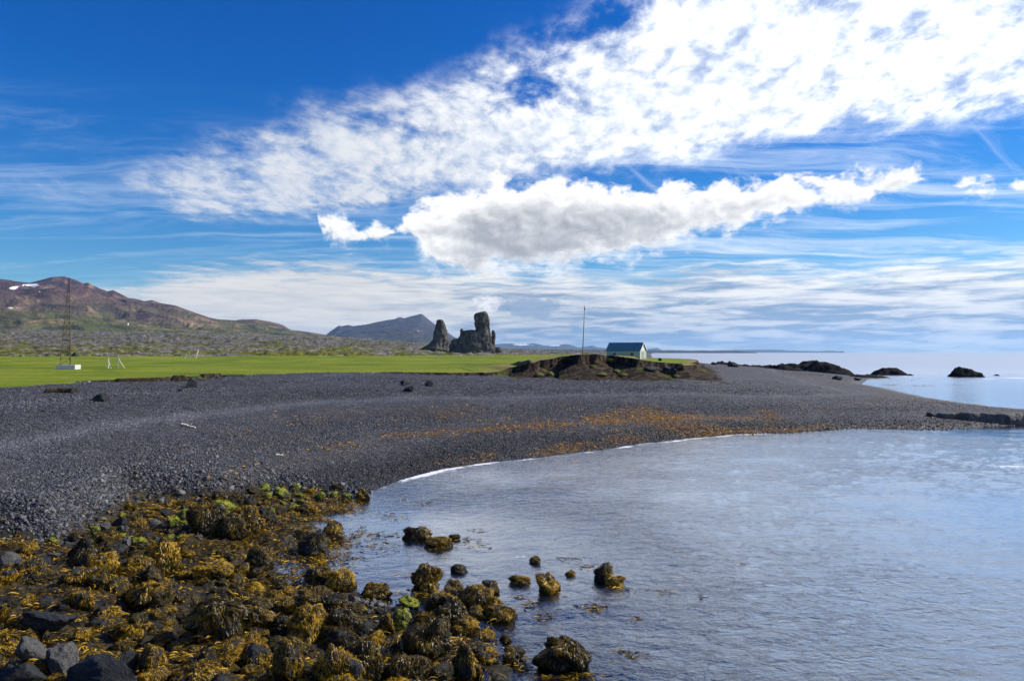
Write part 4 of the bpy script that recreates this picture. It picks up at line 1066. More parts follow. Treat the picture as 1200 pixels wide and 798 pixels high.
a = rgn.uniform(0, 6.28, n); D = np.stack([np.cos(a), np.sin(a) * 0.8, a * 0], 1); D /= np.linalg.norm(D, axis=1)[:, None]
P[:, 2] = np.maximum(gz, 0) + rgn.uniform(-0.07, 0.05, n); me = ribbons('floating_seaweed', P, D, np.tile([0, 0, 1.0], (n, 1)), rgn.uniform(0.12, 0.32, n) * PP[:, 2], rgn.uniform(0.018, 0.042, n) * PP[:, 2], droop=0.0)
link('floating_seaweed', me, M['wrack'], kind='stuff', label='scattered brown and golden seaweed floating in the shallow bay water', category='seaweed')

# dried kelp in swash lines along the beach
n0 = 1500000
rr_ = 38 + 150 * rgn.uniform(0, 1, n0) ** 0.8; aa = np.radians(rgn.uniform(-36, 36, n0))
X, Y = np.sin(aa) * rr_, np.cos(aa) * rr_
Z_, T_, gs_, sd_, rf_, _, _ = land_fast(X, Y)
pxs = 600 + X / Y * FPX
cl = fbm(X * 0.22, Y * 0.22, seed=301, oct=4) + 0.5 * fbm(X * 0.03, Y * 0.03, seed=303, oct=2)
tn = T_ + 0.035 * fbm(X * 0.08, Y * 0.08, seed=305, oct=2)
right = sstep(pxs, 520, 800) * (1 - sstep(pxs, 880, 1010))
dens = np.exp(-((tn - 0.175) / 0.014) ** 2) * 0.55 * sstep(cl, -0.35, 0.3) * sstep(pxs, 150, 500) * (1 - sstep(pxs, 900, 1000))
dens += np.exp(-((tn - 0.22) / 0.07) ** 2) * right * sstep(cl, -0.15, 0.35) * 0.75
dens += np.exp(-((tn - 0.02) / 0.022) ** 2) * (0.25 + 0.6 * right) * sstep(cl, -0.3, 0.2) * sstep(pxs, 480, 560)
dens += 1.5 * np.exp(-((tn - 0.08) / 0.05) ** 2) * sstep(pxs, 680, 820) * (1 - sstep(pxs, 870, 930)) * sstep(cl, -0.25, 0.2) * 0.5
dens += np.exp(-((tn - 0.36) / 0.09) ** 2) * sstep(cl, 0.0, 0.45) * 0.085 * sstep(pxs, 120, 420)
ok = (sd_ > -0.1) & (gs_ < -0.5) & (rgn.uniform(0, 1, n0) < dens * 0.95)
X, Y, Z_ = X[ok], Y[ok], Z_[ok]; n = len(X); print('kelp', n)
X, Y, Z_ = X[:60000], Y[:60000], Z_[:60000]; n = len(X)
a = rgn.uniform(0, 6.28, n); D = np.stack([np.cos(a), np.sin(a), rgn.uniform(-.1, .3, n)], 1); D /= np.linalg.norm(D, axis=1)[:, None]
P = np.stack([X, Y, Z_ + 0.07], 1)
me = ribbons('dried_kelp', P, D, np.tile([0, 0, 1.0], (n, 1)), rgn.uniform(0.08, 0.26, n), rgn.uniform(0.035, 0.09, n), seg=1)
link('dried_kelp', me, M['dry_kelp'], kind='stuff', label='orange-brown dried kelp lying in swash lines along the dark beach', category='seaweed')

# ------------------------------------------------------------------ pebbles (instanced real stones)
def mat_pebble():
    m, t = new_mat('pebble_stone'); r = t.orand(); n = t.noise(t.obj(), 3.0, 3)
    col = t.ramp(r, [(0.0, (0.014, 0.016, 0.021)), (0.45, (0.040, 0.045, 0.058)), (0.80, (0.095, 0.10, 0.122)), (0.97, (0.20, 0.20, 0.215)), (1.0, (0.14, 0.09, 0.05))])
    col = t.mix(n * 0.5, col, (0.02, 0.022, 0.027))
    def ia(nm): return V(t, t.n('ShaderNodeAttribute', attribute_type='INSTANCER', attribute_name=nm).outputs['Fac'])
    br = ia('brown') * t.ss(r, 0.2, 0.9, 0.0, 1.0)
    col = t.mix(br.clamp(), col, (0.15, 0.085, 0.035))
    col = t.vm('SCALE', col, scale=ia('tone')); finish(t, col, 0.6, None, 0.4); return m
M['pebble'] = mat_pebble()
ps = RockShape(900, flat=0.62, cuts=9, rough=0.06, lobes=0.6, sharp=50, dmin=0.45); pme = ps.mesh('pebble_shape', 2, False); pme.materials.append(M['pebble'])
PEB = bpy.data.objects.new('pebble_shape', pme)
def scatter(name, X, Y, Z, S, label, seed=0, tone=None, brown=None):
    me = bpy.data.meshes.new(name); me.vertices.add(len(X)); me.vertices.foreach_set('co', np.stack([X, Y, Z], 1).astype(np.float32).ravel()); me.update()
    add_attr(me, 'size', S); add_attr(me, 'tone', np.ones(len(X)) if tone is None else tone); add_attr(me, 'brown', np.zeros(len(X)) if brown is None else brown)
    o = link(name, me, None, kind='stuff', label=label, category='pebbles')
    ng = bpy.data.node_groups.new(name, 'GeometryNodeTree')
    ng.interface.new_socket('Geometry', in_out='INPUT', socket_type='NodeSocketGeometry'); ng.interface.new_socket('Geometry', in_out='OUTPUT', socket_type='NodeSocketGeometry')
    N_, L_ = ng.nodes, ng.links
    gi, go = N_.new('NodeGroupInput'), N_.new('NodeGroupOutput')
    ip = N_.new('GeometryNodeInstanceOnPoints'); oi = N_.new('GeometryNodeObjectInfo'); oi.inputs['Object'].default_value = PEB
    rv = N_.new('FunctionNodeRandomValue'); rv.data_type = 'FLOAT_VECTOR'; rv.inputs[0].default_value = (-0.5, -0.5, 0); rv.inputs[1].default_value = (0.5, 0.5, 6.28); rv.inputs['Seed'].default_value = seed
    na = N_.new('GeometryNodeInputNamedAttribute'); na.data_type = 'FLOAT'; na.inputs[0].default_value = 'size'
    L_.new(gi.outputs[0], ip.inputs['Points']); L_.new(oi.outputs['Geometry'], ip.inputs['Instance']); L_.new(rv.outputs[0], ip.inputs['Rotation']); L_.new(na.outputs[0], ip.inputs['Scale'])
    L_.new(ip.outputs[0], go.inputs[0])
    md = o.modifiers.new('scatter', 'NODES'); md.node_group = ng
    return o
n0 = 900000
rr_ = np.exp(rgn.uniform(math.log(22), math.log(125), n0)); aa = np.radians(rgn.uniform(-37, 37, n0))
X, Y = np.sin(aa) * rr_, np.cos(aa) * rr_
Z_, T_, gs_, sd_, rf_, _, _ = land_fast(X, Y)
cf_ = _
ok = (sd_ > -0.02) & (gs_ < -0.3) & (rf_ < 0.35) & ~((cf_ > 0.3) & (gs_ > -6.5)) & (rgn.uniform(0, 1, n0) > sstep(rr_, 70, 122))
X, Y, Z_, T_, rf_, sd_ = [q[ok] for q in (X, Y, Z_, T_, rf_, sd_)]; rr_ = rr_[ok]
S = rgn.lognormal(-3.38, 0.36, len(X)) * (1 + (rr_ / 80) * 0.35) * (1 + 0.45 * np.exp(-((rf_ + 0.3) / 1.4) ** 2)) * (1 + 0.22 * np.sin(T_ * 26 + fbm(X * 0.1, Y * 0.1, seed=319, oct=2) * 2))
S *= 1 - 0.4 * np.exp(-((T_ - 0.5) / 0.05) ** 2)
tt = T_ + 0.03 * fbm(X * 0.10, Y * 0.10, seed=311, oct=3); px_ = 600 + X / Y * FPX
tone = (0.95 + 0.25 * fbm(X * 0.12, Y * 0.12, seed=313, oct=3)) * (1 - 0.66 * sstep(-tt, -0.17, -0.09)) * (1 + 1.0 * np.exp(-((tt - 0.50) / 0.022) ** 2) + 0.45 * np.exp(-((tt - 0.74) / 0.03) ** 2) - 0.28 * np.exp(-((tt - 0.62) / 0.05) ** 2))
brown = 0.75 * sstep(px_, 80, 420) * np.exp(-((tt - 0.36) / 0.10) ** 2) * sstep(fbm(X * 0.2, Y * 0.2, seed=315, oct=4), -0.15, 0.4) + 0.6 * sstep(px_, 150, 420) * np.exp(-((tt - 0.17) / 0.03) ** 2) + 1.1 * np.exp(-((tt - 0.12) / 0.10) ** 2) * sstep(px_, 620, 850) * (1 - sstep(px_, 900, 1000))
scatter('pebbles', X, Y, Z_ + S * 0.25, S, 'rounded dark grey pebbles covering the beach above the seaweed shore', tone=tone, brown=brown)
print('pebbles', len(X))
# cobbles on the boundary of the boulder field and along the far waterline
n0 = 26000
X = rgn.uniform(-24, 0, n0); Y = rgn.uniform(20, 50, n0); Z_, T_, gs_, sd_, rf_, _, _ = land_fast(X, Y)
ok = (rgn.uniform(0, 1, n0) < np.exp(-((rf_ - 0.0) / 1.1) ** 2) * 0.42) & (sd_ > -0.4)
X1, Y1, Z1 = X[ok], Y[ok], Z_[ok]; S1 = rgn.lognormal(-2.15, 0.35, len(X1))
X = rgn.uniform(20, 110, 60000); Y = rgn.uniform(66, 110, 60000); Z_, T_, gs_, sd_, rf_, _, _ = land_fast(X, Y); px_ = 600 + X / Y * FPX
ok = (px_ > 860) & (px_ < 1220) & (sd_ > -0.6) & (sd_ < 5.5) & (Y < 96) & (rgn.uniform(0, 1, 60000) < 0.30 * (1 - sd_ / 6))
X1, Y1, Z1 = np.r_[X1, X[ok]], np.r_[Y1, Y[ok]], np.r_[Z1, Z_[ok]]; S1 = np.r_[S1, rgn.lognormal(-2.3, 0.4, ok.sum())]
scatter('shore_cobbles', X1, Y1, Z1 + S1 * 0.2, S1, 'dark cobbles along the lower edge of the pebble beach', seed=4)

# ------------------------------------------------------------------ lava ledges, sea stack, crags
def crag(parts, D, name, mat, label, cat, depth=0.6, amp=0.12, nscale=0.15, sub=5, seed=1, group=None):
    """rock masses lofted through measured half-widths: parts = [[(py, xl, xr), ...] top to bottom]; merged into one mesh"""
    VS, FS, off = [], [], 0
    for j, lv_ in enumerate(parts):
        ys = np.array([p[0] for p in lv_], float); xl = np.array([p[1] for p in lv_], float); xr = np.array([p[2] for p in lv_], float)
        nr, nc = 46, 60
        yy = np.linspace(ys[0], ys[-1], nr); L_ = np.interp(yy, ys, xl); R_ = np.interp(yy, ys, xr)
        th = np.linspace(0, 2 * np.pi, nc, endpoint=False)
        cx = (L_ + R_) / 2; hw = (R_ - L_) / 2
        k = D / FPX
        x = ((cx[:, None] - 600) + hw[:, None] * np.cos(th)) * k
        z = np.array([CAM_H + (413 - q) * k for q in yy])[:, None] + 0 * x
        y = D + hw[:, None] * k * depth * np.sin(th) + (seed * 3 + j) % 3 * 1.0
        # rounded top and noise
        dn = fbm(x * nscale, y * nscale, z * nscale, seed=seed + j, oct=5, gain=0.6)
        rn = ridged(x * nscale * 1.5, y * nscale * 1.5, z * nscale * 0.5, seed=seed + 9 + j, oct=4) - 0.65
        sc_ = 1 + amp * 2 * dn + amp * 2.2 * rn
        x = (cx[:, None] - 600) * k + (x - (cx[:, None] - 600) * k) * sc_
        y = D + (y - D) * (sc_)
        z = z + fbm(x * nscale * 2, y * nscale * 2, seed=seed + 4, oct=3) * amp * hw.max() * k * 0.35
        i = np.arange(nr * nc).reshape(nr, nc) + off
        f = np.stack([i[:-1], np.roll(i, -1, 1)[:-1], np.roll(i, -1, 1)[1:], i[1:]], -1).reshape(-1, 4)
        v = np.stack([x.ravel(), y.ravel(), z.ravel()], 1)
        top = v[:nc].mean(0) + np.array([0, 0, 0.15 * hw[0] * k]); v = np.vstack([v, top])
        tf = np.stack([i[0], np.roll(i[0], -1), np.full(nc, off + nr * nc), np.full(nc, off + nr * nc)], -1)
        VS.append(v); FS.append(f); FS.append(tf); off += len(v)
    Vv = np.vstack(VS); Ff = np.vstack(FS)
    me = bpy.data.meshes.new(name)
    fl = [tuple(dict.fromkeys(q)) for q in Ff.tolist()]
    me.from_pydata(Vv.tolist(), [], fl); me.update()
    for p in me.polygons: p.use_smooth = True
    o = link(name, me, mat, label=label, category=cat)
    if group: o['group'] = group
    return o
def mat_crag():
    m, t = new_mat('crag_basalt'); p = t.pos(); x, y, z = t.xyz(p); nx, ny, nz = t.xyz(t.normal())
    n = t.noise(p, 0.18, 8, 0.68, 0.5); n2 = t.noise(t.comb(x, y, z * 0.3), 0.35, 5, 0.6)
    col = t.ramp(n * 0.6 + n2 * 0.4, [(0.34, (0.020, 0.022, 0.022)), (0.48, (0.085, 0.085, 0.080)), (0.60, (0.18, 0.17, 0.145)), (0.70, (0.32, 0.28, 0.22))])
    col = t.mix(t.ss(nz + n * 0.6, 0.85, 1.1) * 0.7, col, (0.11, 0.13, 0.025))
    finish(t, col, 0.95, t.bump(n * 1.0 + n2 * 0.6, 3.0, 1.0), 0.1); return m
M['crag'] = mat_crag()
crag([[(375, 512, 519), (377, 510.5, 520.5), (383, 510, 522), (389, 509, 523.5), (395, 508, 524), (400, 506, 525), (405, 501, 525.5), (409, 495, 528), (416, 492, 534)],
      [(396, 520, 525), (402, 517, 527), (410, 514, 532), (416, 510, 536)]], 650, 'rock_crag', M['crag'], 'narrow pointed rock crag left of the larger crag beyond the meadow', 'rock', depth=0.7, amp=0.15, nscale=0.2, seed=21)
crag([[(365, 567, 569), (367, 558, 571), (371, 556, 572.5), (378, 554.5, 573.5), (384, 556.5, 574), (389, 558.5, 575), (396, 558, 577), (406, 556, 579), (418, 554, 580)],
      [(388, 541, 562), (391, 540, 566), (396, 538.5, 570), (402, 536.5, 572), (410, 533, 574), (418, 531, 578)],
      [(385, 540, 542), (387, 538.8, 543), (391, 539, 543.5), (398, 538, 547)],
      [(387, 576.5, 579), (390, 576, 580.5), (395, 577, 581), (400, 574, 580), (410, 572, 580.5), (418, 571, 582)],
      [(397, 532, 540), (400, 528, 545), (406, 527, 550), (412, 528, 560), (419, 530, 566)],
      [(407, 580, 586), (410, 578, 590), (418, 576, 594)]], 640, 'rock_crag', M['crag'], 'castle-shaped rock crag with a tall leaning head beyond the meadow', 'rock', depth=0.55, amp=0.14, nscale=0.2, seed=33)

def ledge(name, pts, width, hgt, mat, label, cat, seed, taper=True, step=0.35, z0=-0.3, rough=0.42, flat=2.2, group=None):
    """long low rock mass along a ground line of world points"""
    P = np.array(pts, float); seg = np.linalg.norm(np.diff(P, axis=0), axis=1); cum = np.r_[0, np.cumsum(seg)]
    ns = int(cum[-1] / step) + 1; u = np.linspace(0, cum[-1], ns)
    cx, cy = np.interp(u, cum, P[:, 0]), np.interp(u, cum, P[:, 1])
    tx, ty = np.gradient(cx), np.gradient(cy); l = np.hypot(tx, ty); nx, ny = -ty / l, tx / l
    nv = 34; v = np.linspace(-1, 1, nv)
    U, Vv = np.meshgrid(u, v, indexing='ij')
    env = (1 - np.abs(Vv) ** flat) ** 0.7
    e_end = np.clip(np.minimum(U, cum[-1] - U) / (width * 0.9), 0, 1) ** 0.5 if taper else 1
    wv = width * (0.8 + 0.35 * fbm(U / width * 0.8, U * 0, seed=seed, oct=3))
    X = cx[:, None] + nx[:, None] * Vv * wv; Y = cy[:, None] + ny[:, None] * Vv * wv
    s_ = 1.0 / max(hgt, 0.5)
    Z = z0 + (hgt - z0) * env * e_end * (1 + rough * 1.2 * fbm(X * s_ * 0.5, Y * s_ * 0.5, seed=seed + 1, oct=3)) + env * rough * hgt * (ridged(X * s_ * 1.3, Y * s_ * 1.3, seed=seed + 2, oct=5, gain=0.6) - 0.66) * 1.6 * e_end
    X = X + fbm(X * s_, Y * s_, Z * s_, seed=seed + 3, oct=4) * hgt * 0.3; Y = Y + fbm(X * s_, Y * s_, Z * s_, seed=seed + 5, oct=4) * hgt * 0.3
    i = np.arange(ns * nv).reshape(ns, nv)
    F = np.stack([i[:-1, :-1], i[:-1, 1:], i[1:, 1:], i[1:, :-1]], -1).reshape(-1, 4)
    o = link(name, mesh_np(name, np.stack([X.ravel(), Y.ravel(), Z.ravel()], 1), F), mat, label=label, category=cat)
    if group: o['group'] = group
    return o
def earth(px0, py0, px1, py1, h, w, seed):
    a, b = place(px0, py0), place(px1, py1)
    o = ledge('earth_bank', [a[:2], ((a[0] + b[0]) / 2, (a[1] + b[1]) / 2 + 0.4), b[:2]], w, (a[2] + b[2]) / 2 + h, M['earth'], None, None, seed, step=0.12, z0=(a[2] + b[2]) / 2 - 0.8, rough=0.0, flat=5)
    for k in ('label', 'category'): del o[k]
    o['kind'] = 'structure'
def W_(px, py, D): return ((px - 600) / FPX * D, D)
ledge('lava_ledge', [W_(855, 0, 268), W_(872, 0, 262), W_(900, 0, 258), (W_(945, 0, 254)), W_(975, 0, 252), W_(1000, 0, 250)], 9, 4.0, M['lava_rock'], 'long black lava ledge at the seaward end of the beach', 'rock', 41)
ledge('lava_ledge', [W_(825, 0, 300), W_(850, 0, 296), W_(880, 0, 290)], 8, 4.6, M['lava_rock'], 'low black lava rocks on the crest behind the beach, left of the long ledge', 'rock', 43)
ledge('lava_ledge', [W_(985, 0, 236), W_(1010, 0, 234), W_(1035, 0, 236)], 5, 0.9, M['lava_rock'], 'flat dark reef between the long ledge and the smaller ledge', 'rock', 45)
ledge('lava_ledge', [W_(1022, 0, 262), W_(1042, 0, 262), W_(1062, 0, 262)], 5, 2.2, M['lava_rock'], 'smaller black lava ledge just off the end of the beach', 'rock', 47)
ledge('rock_reef', [W_(1062, 0, 258), W_(1072, 0, 256)], 1.2, 0.5, M['lava_rock'], 'tiny dark rock tip right of the smaller ledge', 'rock', 48, step=0.2)
ledge('rock_reef', [W_(1162, 0, 255), W_(1172, 0, 254)], 1.3, 0.45, M['lava_rock'], 'tiny dark rock awash right of the sea stack', 'rock', 49, step=0.2)
crag([[(430.5, 1124, 1127), (432, 1120, 1132), (434, 1118, 1140), (438, 1116, 1149), (443, 1114, 1156), (446, 1113, 1160)], [(433, 1136, 1141), (435, 1133, 1145), (440, 1132, 1151), (446, 1130, 1158)]], 242, 'sea_stack', M['lava_rock'],
     'lone black humped rock standing in the sea with surf beside it', 'rock', depth=0.6, amp=0.22, nscale=0.5, seed=51)
JP = [place(px, py)[:2] for px, py in ((1086, 486), (1105, 489), (1130, 491), (1160, 493.5), (1200, 496))]; JP += [(JP[-1][0] + 8, JP[-1][1] - 1.5), (JP[-1][0] + 20, JP[-1][1] - 3)]
JG = max(0.2, float(np.mean([ground(*q) for q in JP[:5]])))
ledge('stone_jetty', JP, 1.3, JG + 0.75, M['ledge_rock'], 'long low dark stone ledge crossing the spit at the right edge', 'rock ledge', 53, step=0.12, rough=0.10, flat=9, z0=JG - 0.9)
boulder(1090, 489, 11, 5, 'b', 'small black rock on the spit left of the stone ledge', None, 3, group='black rocks round the end of the beach')
for q in [(44, 461, 97, 462, 0.40, 0.7, 61), (140, 449.5, 192, 446.5, 0.42, 0.6, 62), (196, 446, 226, 445, 0.55, 0.8, 63), (232, 442.5, 262, 441.5, 0.35, 0.6, 64)]: earth(*q)
# black rocks along the crest near the back shore
for px, py, w, h, lab in [(836, 427.5, 10, 3, 'leftmost low black rock on the beach crest'), (858, 430, 14, 4, 'black rock on the crest in front of the lava rocks'), (1005, 446, 12, 4, 'dark rock at the waterline below the reef'), (980, 445, 14, 4, 'dark rock on weed below the long ledge'),
                          (784, 439.5, 24, 10, 'black rock at the right foot of the earth bank'), (764, 436, 20, 6, 'dark slab half way down the earth bank'), (773.5, 423, 6, 6, 'small dark cairn-like rock on the turf right of the hut')]:
    boulder(px, py, w, h, 'b', lab, None, group='black rocks round the end of the beach')
# grassy hummocks torn from the bank
M['turf'] = plain('dull_turf', (0.10, 0.115, 0.022), 0.95, 0.5, 3.0, bumpd=0.3)
def turf(px, py, w, h, lab, mat='turf'):
    x, y, z = place(px, py); k = math.hypot(x, y) / FPX
    s = RockShape(int(px * 7), flat=0.8, cuts=2, rough=0.10)
    o = link('turf_clump', s.mesh('turf_clump', 3), M[mat], label=lab, category='turf clump', group='turf clumps fallen from the earth bank')
    o.scale = (w * k / 2, w * k / 2.4, h * k / 1.5); o.location = (x, y, z + h * k * 0.12); o.rotation_euler = (0, 0, px)
for q in [(716, 427, 12, 4.5, 'grassy turf clump high on the earth bank below the meadow lip'), (694, 431, 9, 4, 'grassy turf clump in the middle of the earth bank'), (705, 440, 14, 4, 'green turf clump at the foot of the bank centre'),
          (722, 437, 10, 6, 'tall grassy turf clump right of the bank centre'), (730, 440, 12, 4, 'green turf clump at the bank foot, right of the tall one'), (645, 440, 10, 5, 'brownish green turf clump at the left foot of the bank'), (632, 441, 12, 6, 'brown turf clump leftmost at the bank foot'), (792, 442, 9, 4, 'small turf clump right end of the bank')]:
    turf(*q)

# ------------------------------------------------------------------ hut
M['hut_wall'] = plain('weathered_grey_boards', (0.34, 0.40, 0.36), 0.8, 0.25)
M['hut_gable'] = plain('gable_boards', (0.50, 0.52, 0.50), 0.8, 0.2)  # gable triangles a paler grey than the walls
M['hut_roof'] = plain('blue_roof_sheet', (0.030, 0.115, 0.185), 0.45, 0.2, 1.5)
M['trim'] = plain('white_trim', (0.62, 0.63, 0.62), 0.7, 0.1)
M['glass'] = plain('dark_window_glass', (0.03, 0.045, 0.06), 0.1, 0.1)
M['wood'] = plain('grey_timber', (0.30, 0.27, 0.23), 0.85, 0.3, 6)
M['pale_wood'] = plain('bleached_timber', (0.62, 0.56, 0.46), 0.85, 0.25, 6)
M['steel'] = plain('weathered_mast_steel', (0.15, 0.10, 0.075), 0.6, 0.3, 2)
M['concrete'] = plain('pale_concrete', (0.50, 0.49, 0.46), 0.9, 0.2, 3, bumpd=0.02)
HX, HY = W_(734, 0, 214); th = R(-28.5)
HZ = ground(HX, HY) - 0.15
hut = empty('hut', (HX, HY, HZ), th, label='small grey hut with a blue metal roof standing on the grass knoll by the sea', category='hut')
Lh, Wh, eh, rh = 5.0, 2.7, 2.55, 4.75      # half length, half width, eave height, ridge height
bm = bmesh.new(); box_bm(bm, (0, 0, eh / 2), (2 * Lh, 2 * Wh, eh)); link('wall', bm_mesh('wall', bm), M['hut_wall'], hut)
for sx in (-1, 1):
    bm = bmesh.new(); vs = [bm.verts.new(c) for c in [(sx * Lh - 0.04 * sx, -Wh, eh), (sx * Lh - 0.04 * sx, Wh, eh), (sx * Lh - 0.04 * sx, 0, rh - 0.05), (sx * (Lh - 0.2), -Wh, eh), (sx * (Lh - 0.2), Wh, eh), (sx * (Lh - 0.2), 0, rh - 0.05)]]
    for f in ((0, 1, 2), (5, 4, 3), (0, 3, 4, 1), (1, 4, 5, 2), (2, 5, 3, 0)): bm.faces.new([vs[i] for i in f])
    bmesh.ops.recalc_face_normals(bm, faces=bm.faces); link('gable', bm_mesh('gable', bm), M['hut_gable'], hut)
sl = math.atan2(rh - eh, Wh)
for sy in (-1, 1):
    bm = bmesh.new(); ln = math.hypot(Wh + 0.25, (rh - eh) * (Wh + 0.25) / Wh)
    rot = Matrix.Rotation(-sy * sl, 3, 'X')
    mid = Vector((0, sy * (Wh + 0.25) / 2, rh + 0.04 - (rh - eh) * (Wh + 0.25) / Wh / 2))
    box_bm(bm, mid, (2 * Lh + 0.5, ln, 0.08), rot)
    for i in range(26):
        q = mid + Vector((-Lh - 0.2 + i * (2 * Lh + 0.4) / 25, 0, 0)) + rot @ Vector((0, 0, 0.055)); box_bm(bm, q, (0.06, ln - 0.02, 0.035), rot)
    link('roof', bm_mesh('roof', bm), M['hut_roof'], hut)
    for sx in (-1, 1):
        bm = bmesh.new(); box_bm(bm, mid + Vector((sx * (Lh + 0.27), 0, -0.05)), (0.05, ln, 0.2), rot); link('barge_board', bm_mesh('barge_board', bm), M['trim'], hut)
for sx in (-1, 1):
    for sy in (-1, 1):
        bm = bmesh.new(); box_bm(bm, (sx * (Lh + 0.01), sy * (Wh + 0.01), eh / 2), (0.16, 0.16, eh)); link('corner_board', bm_mesh('corner_board', bm), M['trim'], hut)
def opening(name, c, s, face, mat):
    bm = bmesh.new(); box_bm(bm, c, s); o = link(name, bm_mesh(name, bm), mat, hut)
    return o
w = opening('window', (2.7, -Wh - 0.02, 1.45), (1.0, 0.06, 0.95), 'y', M['glass']); bm = bmesh.new()
for a, b in (((2.7, -Wh - 0.04, 1.96), (1.2, 0.1, 0.08)), ((2.7, -Wh - 0.04, 0.94), (1.2, 0.12, 0.08)), ((2.15, -Wh - 0.04, 1.45), (0.08, 0.1, 0.94)), ((3.25, -Wh - 0.04, 1.45), (0.08, 0.1, 0.94)), ((2.7, -Wh - 0.055, 1.45), (0.05, 0.04, 0.94))): box_bm(bm, a, b)
link('window_frame', bm_mesh('window_frame', bm), M['trim'], w)
w = opening('window', (-2.6, -Wh - 0.02, 1.45), (0.9, 0.06, 0.8), 'y', M['glass']); bm = bmesh.new()
for a, b in (((-2.6, -Wh - 0.04, 1.89), (1.1, 0.1, 0.08)), ((-2.6, -Wh - 0.04, 1.01), (1.1, 0.12, 0.08)), ((-3.09, -Wh - 0.04, 1.45), (0.08, 0.1, 0.8)), ((-2.11, -Wh - 0.04, 1.45), (0.08, 0.1, 0.8))): box_bm(bm, a, b)
link('window_frame', bm_mesh('window_frame', bm), M['trim'], w)
d = opening('door', (Lh + 0.03, -0.2, 1.15), (0.07, 1.5, 2.2), 'x', M['hut_roof'] if False else plain('grey_brown_door', (0.26, 0.22, 0.19), 0.8)); bm = bmesh.new()
for a, b in (((Lh + 0.06, -1.02, 1.15), (0.1, 0.12, 2.3)), ((Lh + 0.06, 0.62, 1.15), (0.1, 0.12, 2.3)), ((Lh + 0.06, -0.2, 2.33), (0.1, 1.76, 0.12))): box_bm(bm, a, b)
link('door_frame', bm_mesh('door_frame', bm), M['trim'], d)

# ------------------------------------------------------------------ tall pole
def at(px, D): return (px - 600) / FPX * D
D = 150.0; xb, xt = at(682.3, D), at(685.3, D); zb = ground(xb, D) - 0.2; zt = CAM_H + (413 - 358) / FPX * D
pole = empty('wooden_pole', (xb, D, zb), label='tall thin leaning wooden pole on the grassy rise left of the hut', category='pole')
bm = bmesh.new(); bar_bm(bm, (0, 0, 0), (xt - xb, 0, zt - zb), 0.13, 0.07, 8); link('shaft', bm_mesh('shaft', bm, True), M['wood'], pole)
bm = bmesh.new(); bar_bm(bm, (xt - xb, 0, zt - zb - 0.9), (xt - xb, 0, zt - zb - 0.55), 0.15, 0.15, 8); link('collar', bm_mesh('collar', bm), M['steel'], pole)

# ------------------------------------------------------------------ lattice mast
D = 116.0; mx_, mz = at(79.5, D), ground(at(79.5, D), D)
mast = empty('lattice_mast', (mx_, D, mz), label='rusty lattice mast on a pale concrete block in the green meadow', category='mast')
k = D / FPX; Ht = (432 - 325) * k
bm = bmesh.new(); box_bm(bm, (0.15, 0, 0.28), (22 * k, 1.6, 0.85)); bmesh.ops.bevel(bm, geom=list(bm.edges), offset=0.03, segments=1, affect='EDGES'); link('concrete_base', bm_mesh('concrete_base', bm), M['concrete'], mast)
feet = [(-0.9, -0.5), (0.75, -0.5), (-0.05, 0.7)]; tops = [(0.12, -0.06), (0.26, -0.06), (0.19, 0.07)]
b0 = 0.7
def mp_(i, f): return Vector((feet[i][0] * (1 - f) + tops[i][0] * f, feet[i][1] * (1 - f) + tops[i][1] * f, b0 + (Ht - b0) * f))
for i in range(3):
    bm = bmesh.new(); bar_bm(bm, mp_(i, 0), mp_(i, 1), 0.062, 0.045, 5); link('mast_leg', bm_mesh('mast_leg', bm), M['steel'], mast)
NB = 16
lvl = [1 - (1 - j / NB) ** 1.15 for j in range(NB + 1)]
for j in range(NB):
    for i in range(3):
        q = (i + 1) % 3
        bm = bmesh.new(); bar_bm(bm, mp_(i, lvl[j]), mp_(q, lvl[j + 1]), 0.03, None, 4); link('diagonal_brace', bm_mesh('diagonal_brace', bm), M['steel'], mast)
        bm = bmesh.new(); bar_bm(bm, mp_(i, lvl[j + 1]), mp_(q, lvl[j + 1]), 0.03, None, 4); link('cross_brace', bm_mesh('cross_brace', bm), M['steel'], mast)

# ------------------------------------------------------------------ timber frames in the meadow
def frame(name, D, bars, label, cat, mats, pyb):
    x0 = at(bars[0][1][0], D); z0 = ground(x0, D)
    root = empty(name, (x0, D, z0), label=label, category=cat)
    zr = CAM_H - (pyb - 413) / FPX * D
    for nm, (a, b), (c, d_), r, mt, dy in bars:
        za, zc = CAM_H - (b - 413) / FPX * D - z0, CAM_H - (d_ - 413) / FPX * D - z0
        bm = bmesh.new(); bar_bm(bm, (at(a, D) - x0, 0, za), (at(c, D) - x0, dy, zc), r, None, 6); link(nm, bm_mesh(nm, bm), M[mt], root)
frame('goal_frame', 120.0, [('post', (127, 434), (127, 417), 0.11, 'pale_wood', 0), ('post', (138, 433), (138, 417), 0.09, 'wood', 0), ('crossbar', (126.5, 417.5), (138.6, 417.5), 0.09, 'wood', 0),
      ('brace', (128, 425), (133, 434), 0.06, 'pale_wood', -0.5), ('brace', (139, 420.5), (149.5, 433.5), 0.06, 'pale_wood', -0.5)], 'pale timber frame of two posts with slanting braces near the mast', 'timber frame', None, 434)
frame('timber_frame', 235.0, [('post', (213, 424), (219, 414.5), 0.22, 'pale_wood', 0), ('post', (222, 423), (222, 412), 0.13, 'wood', 0), ('post', (228, 422.5), (232, 410.5), 0.30, 'pale_wood', 0), ('crossbar', (219, 421.5), (230, 421), 0.16, 'pale_wood', 0),
      ('brace', (234, 414.5), (241, 421), 0.13, 'wood', 0)], 'collapsed white timber frame at the far side of the meadow', 'timber frame', None, 422)
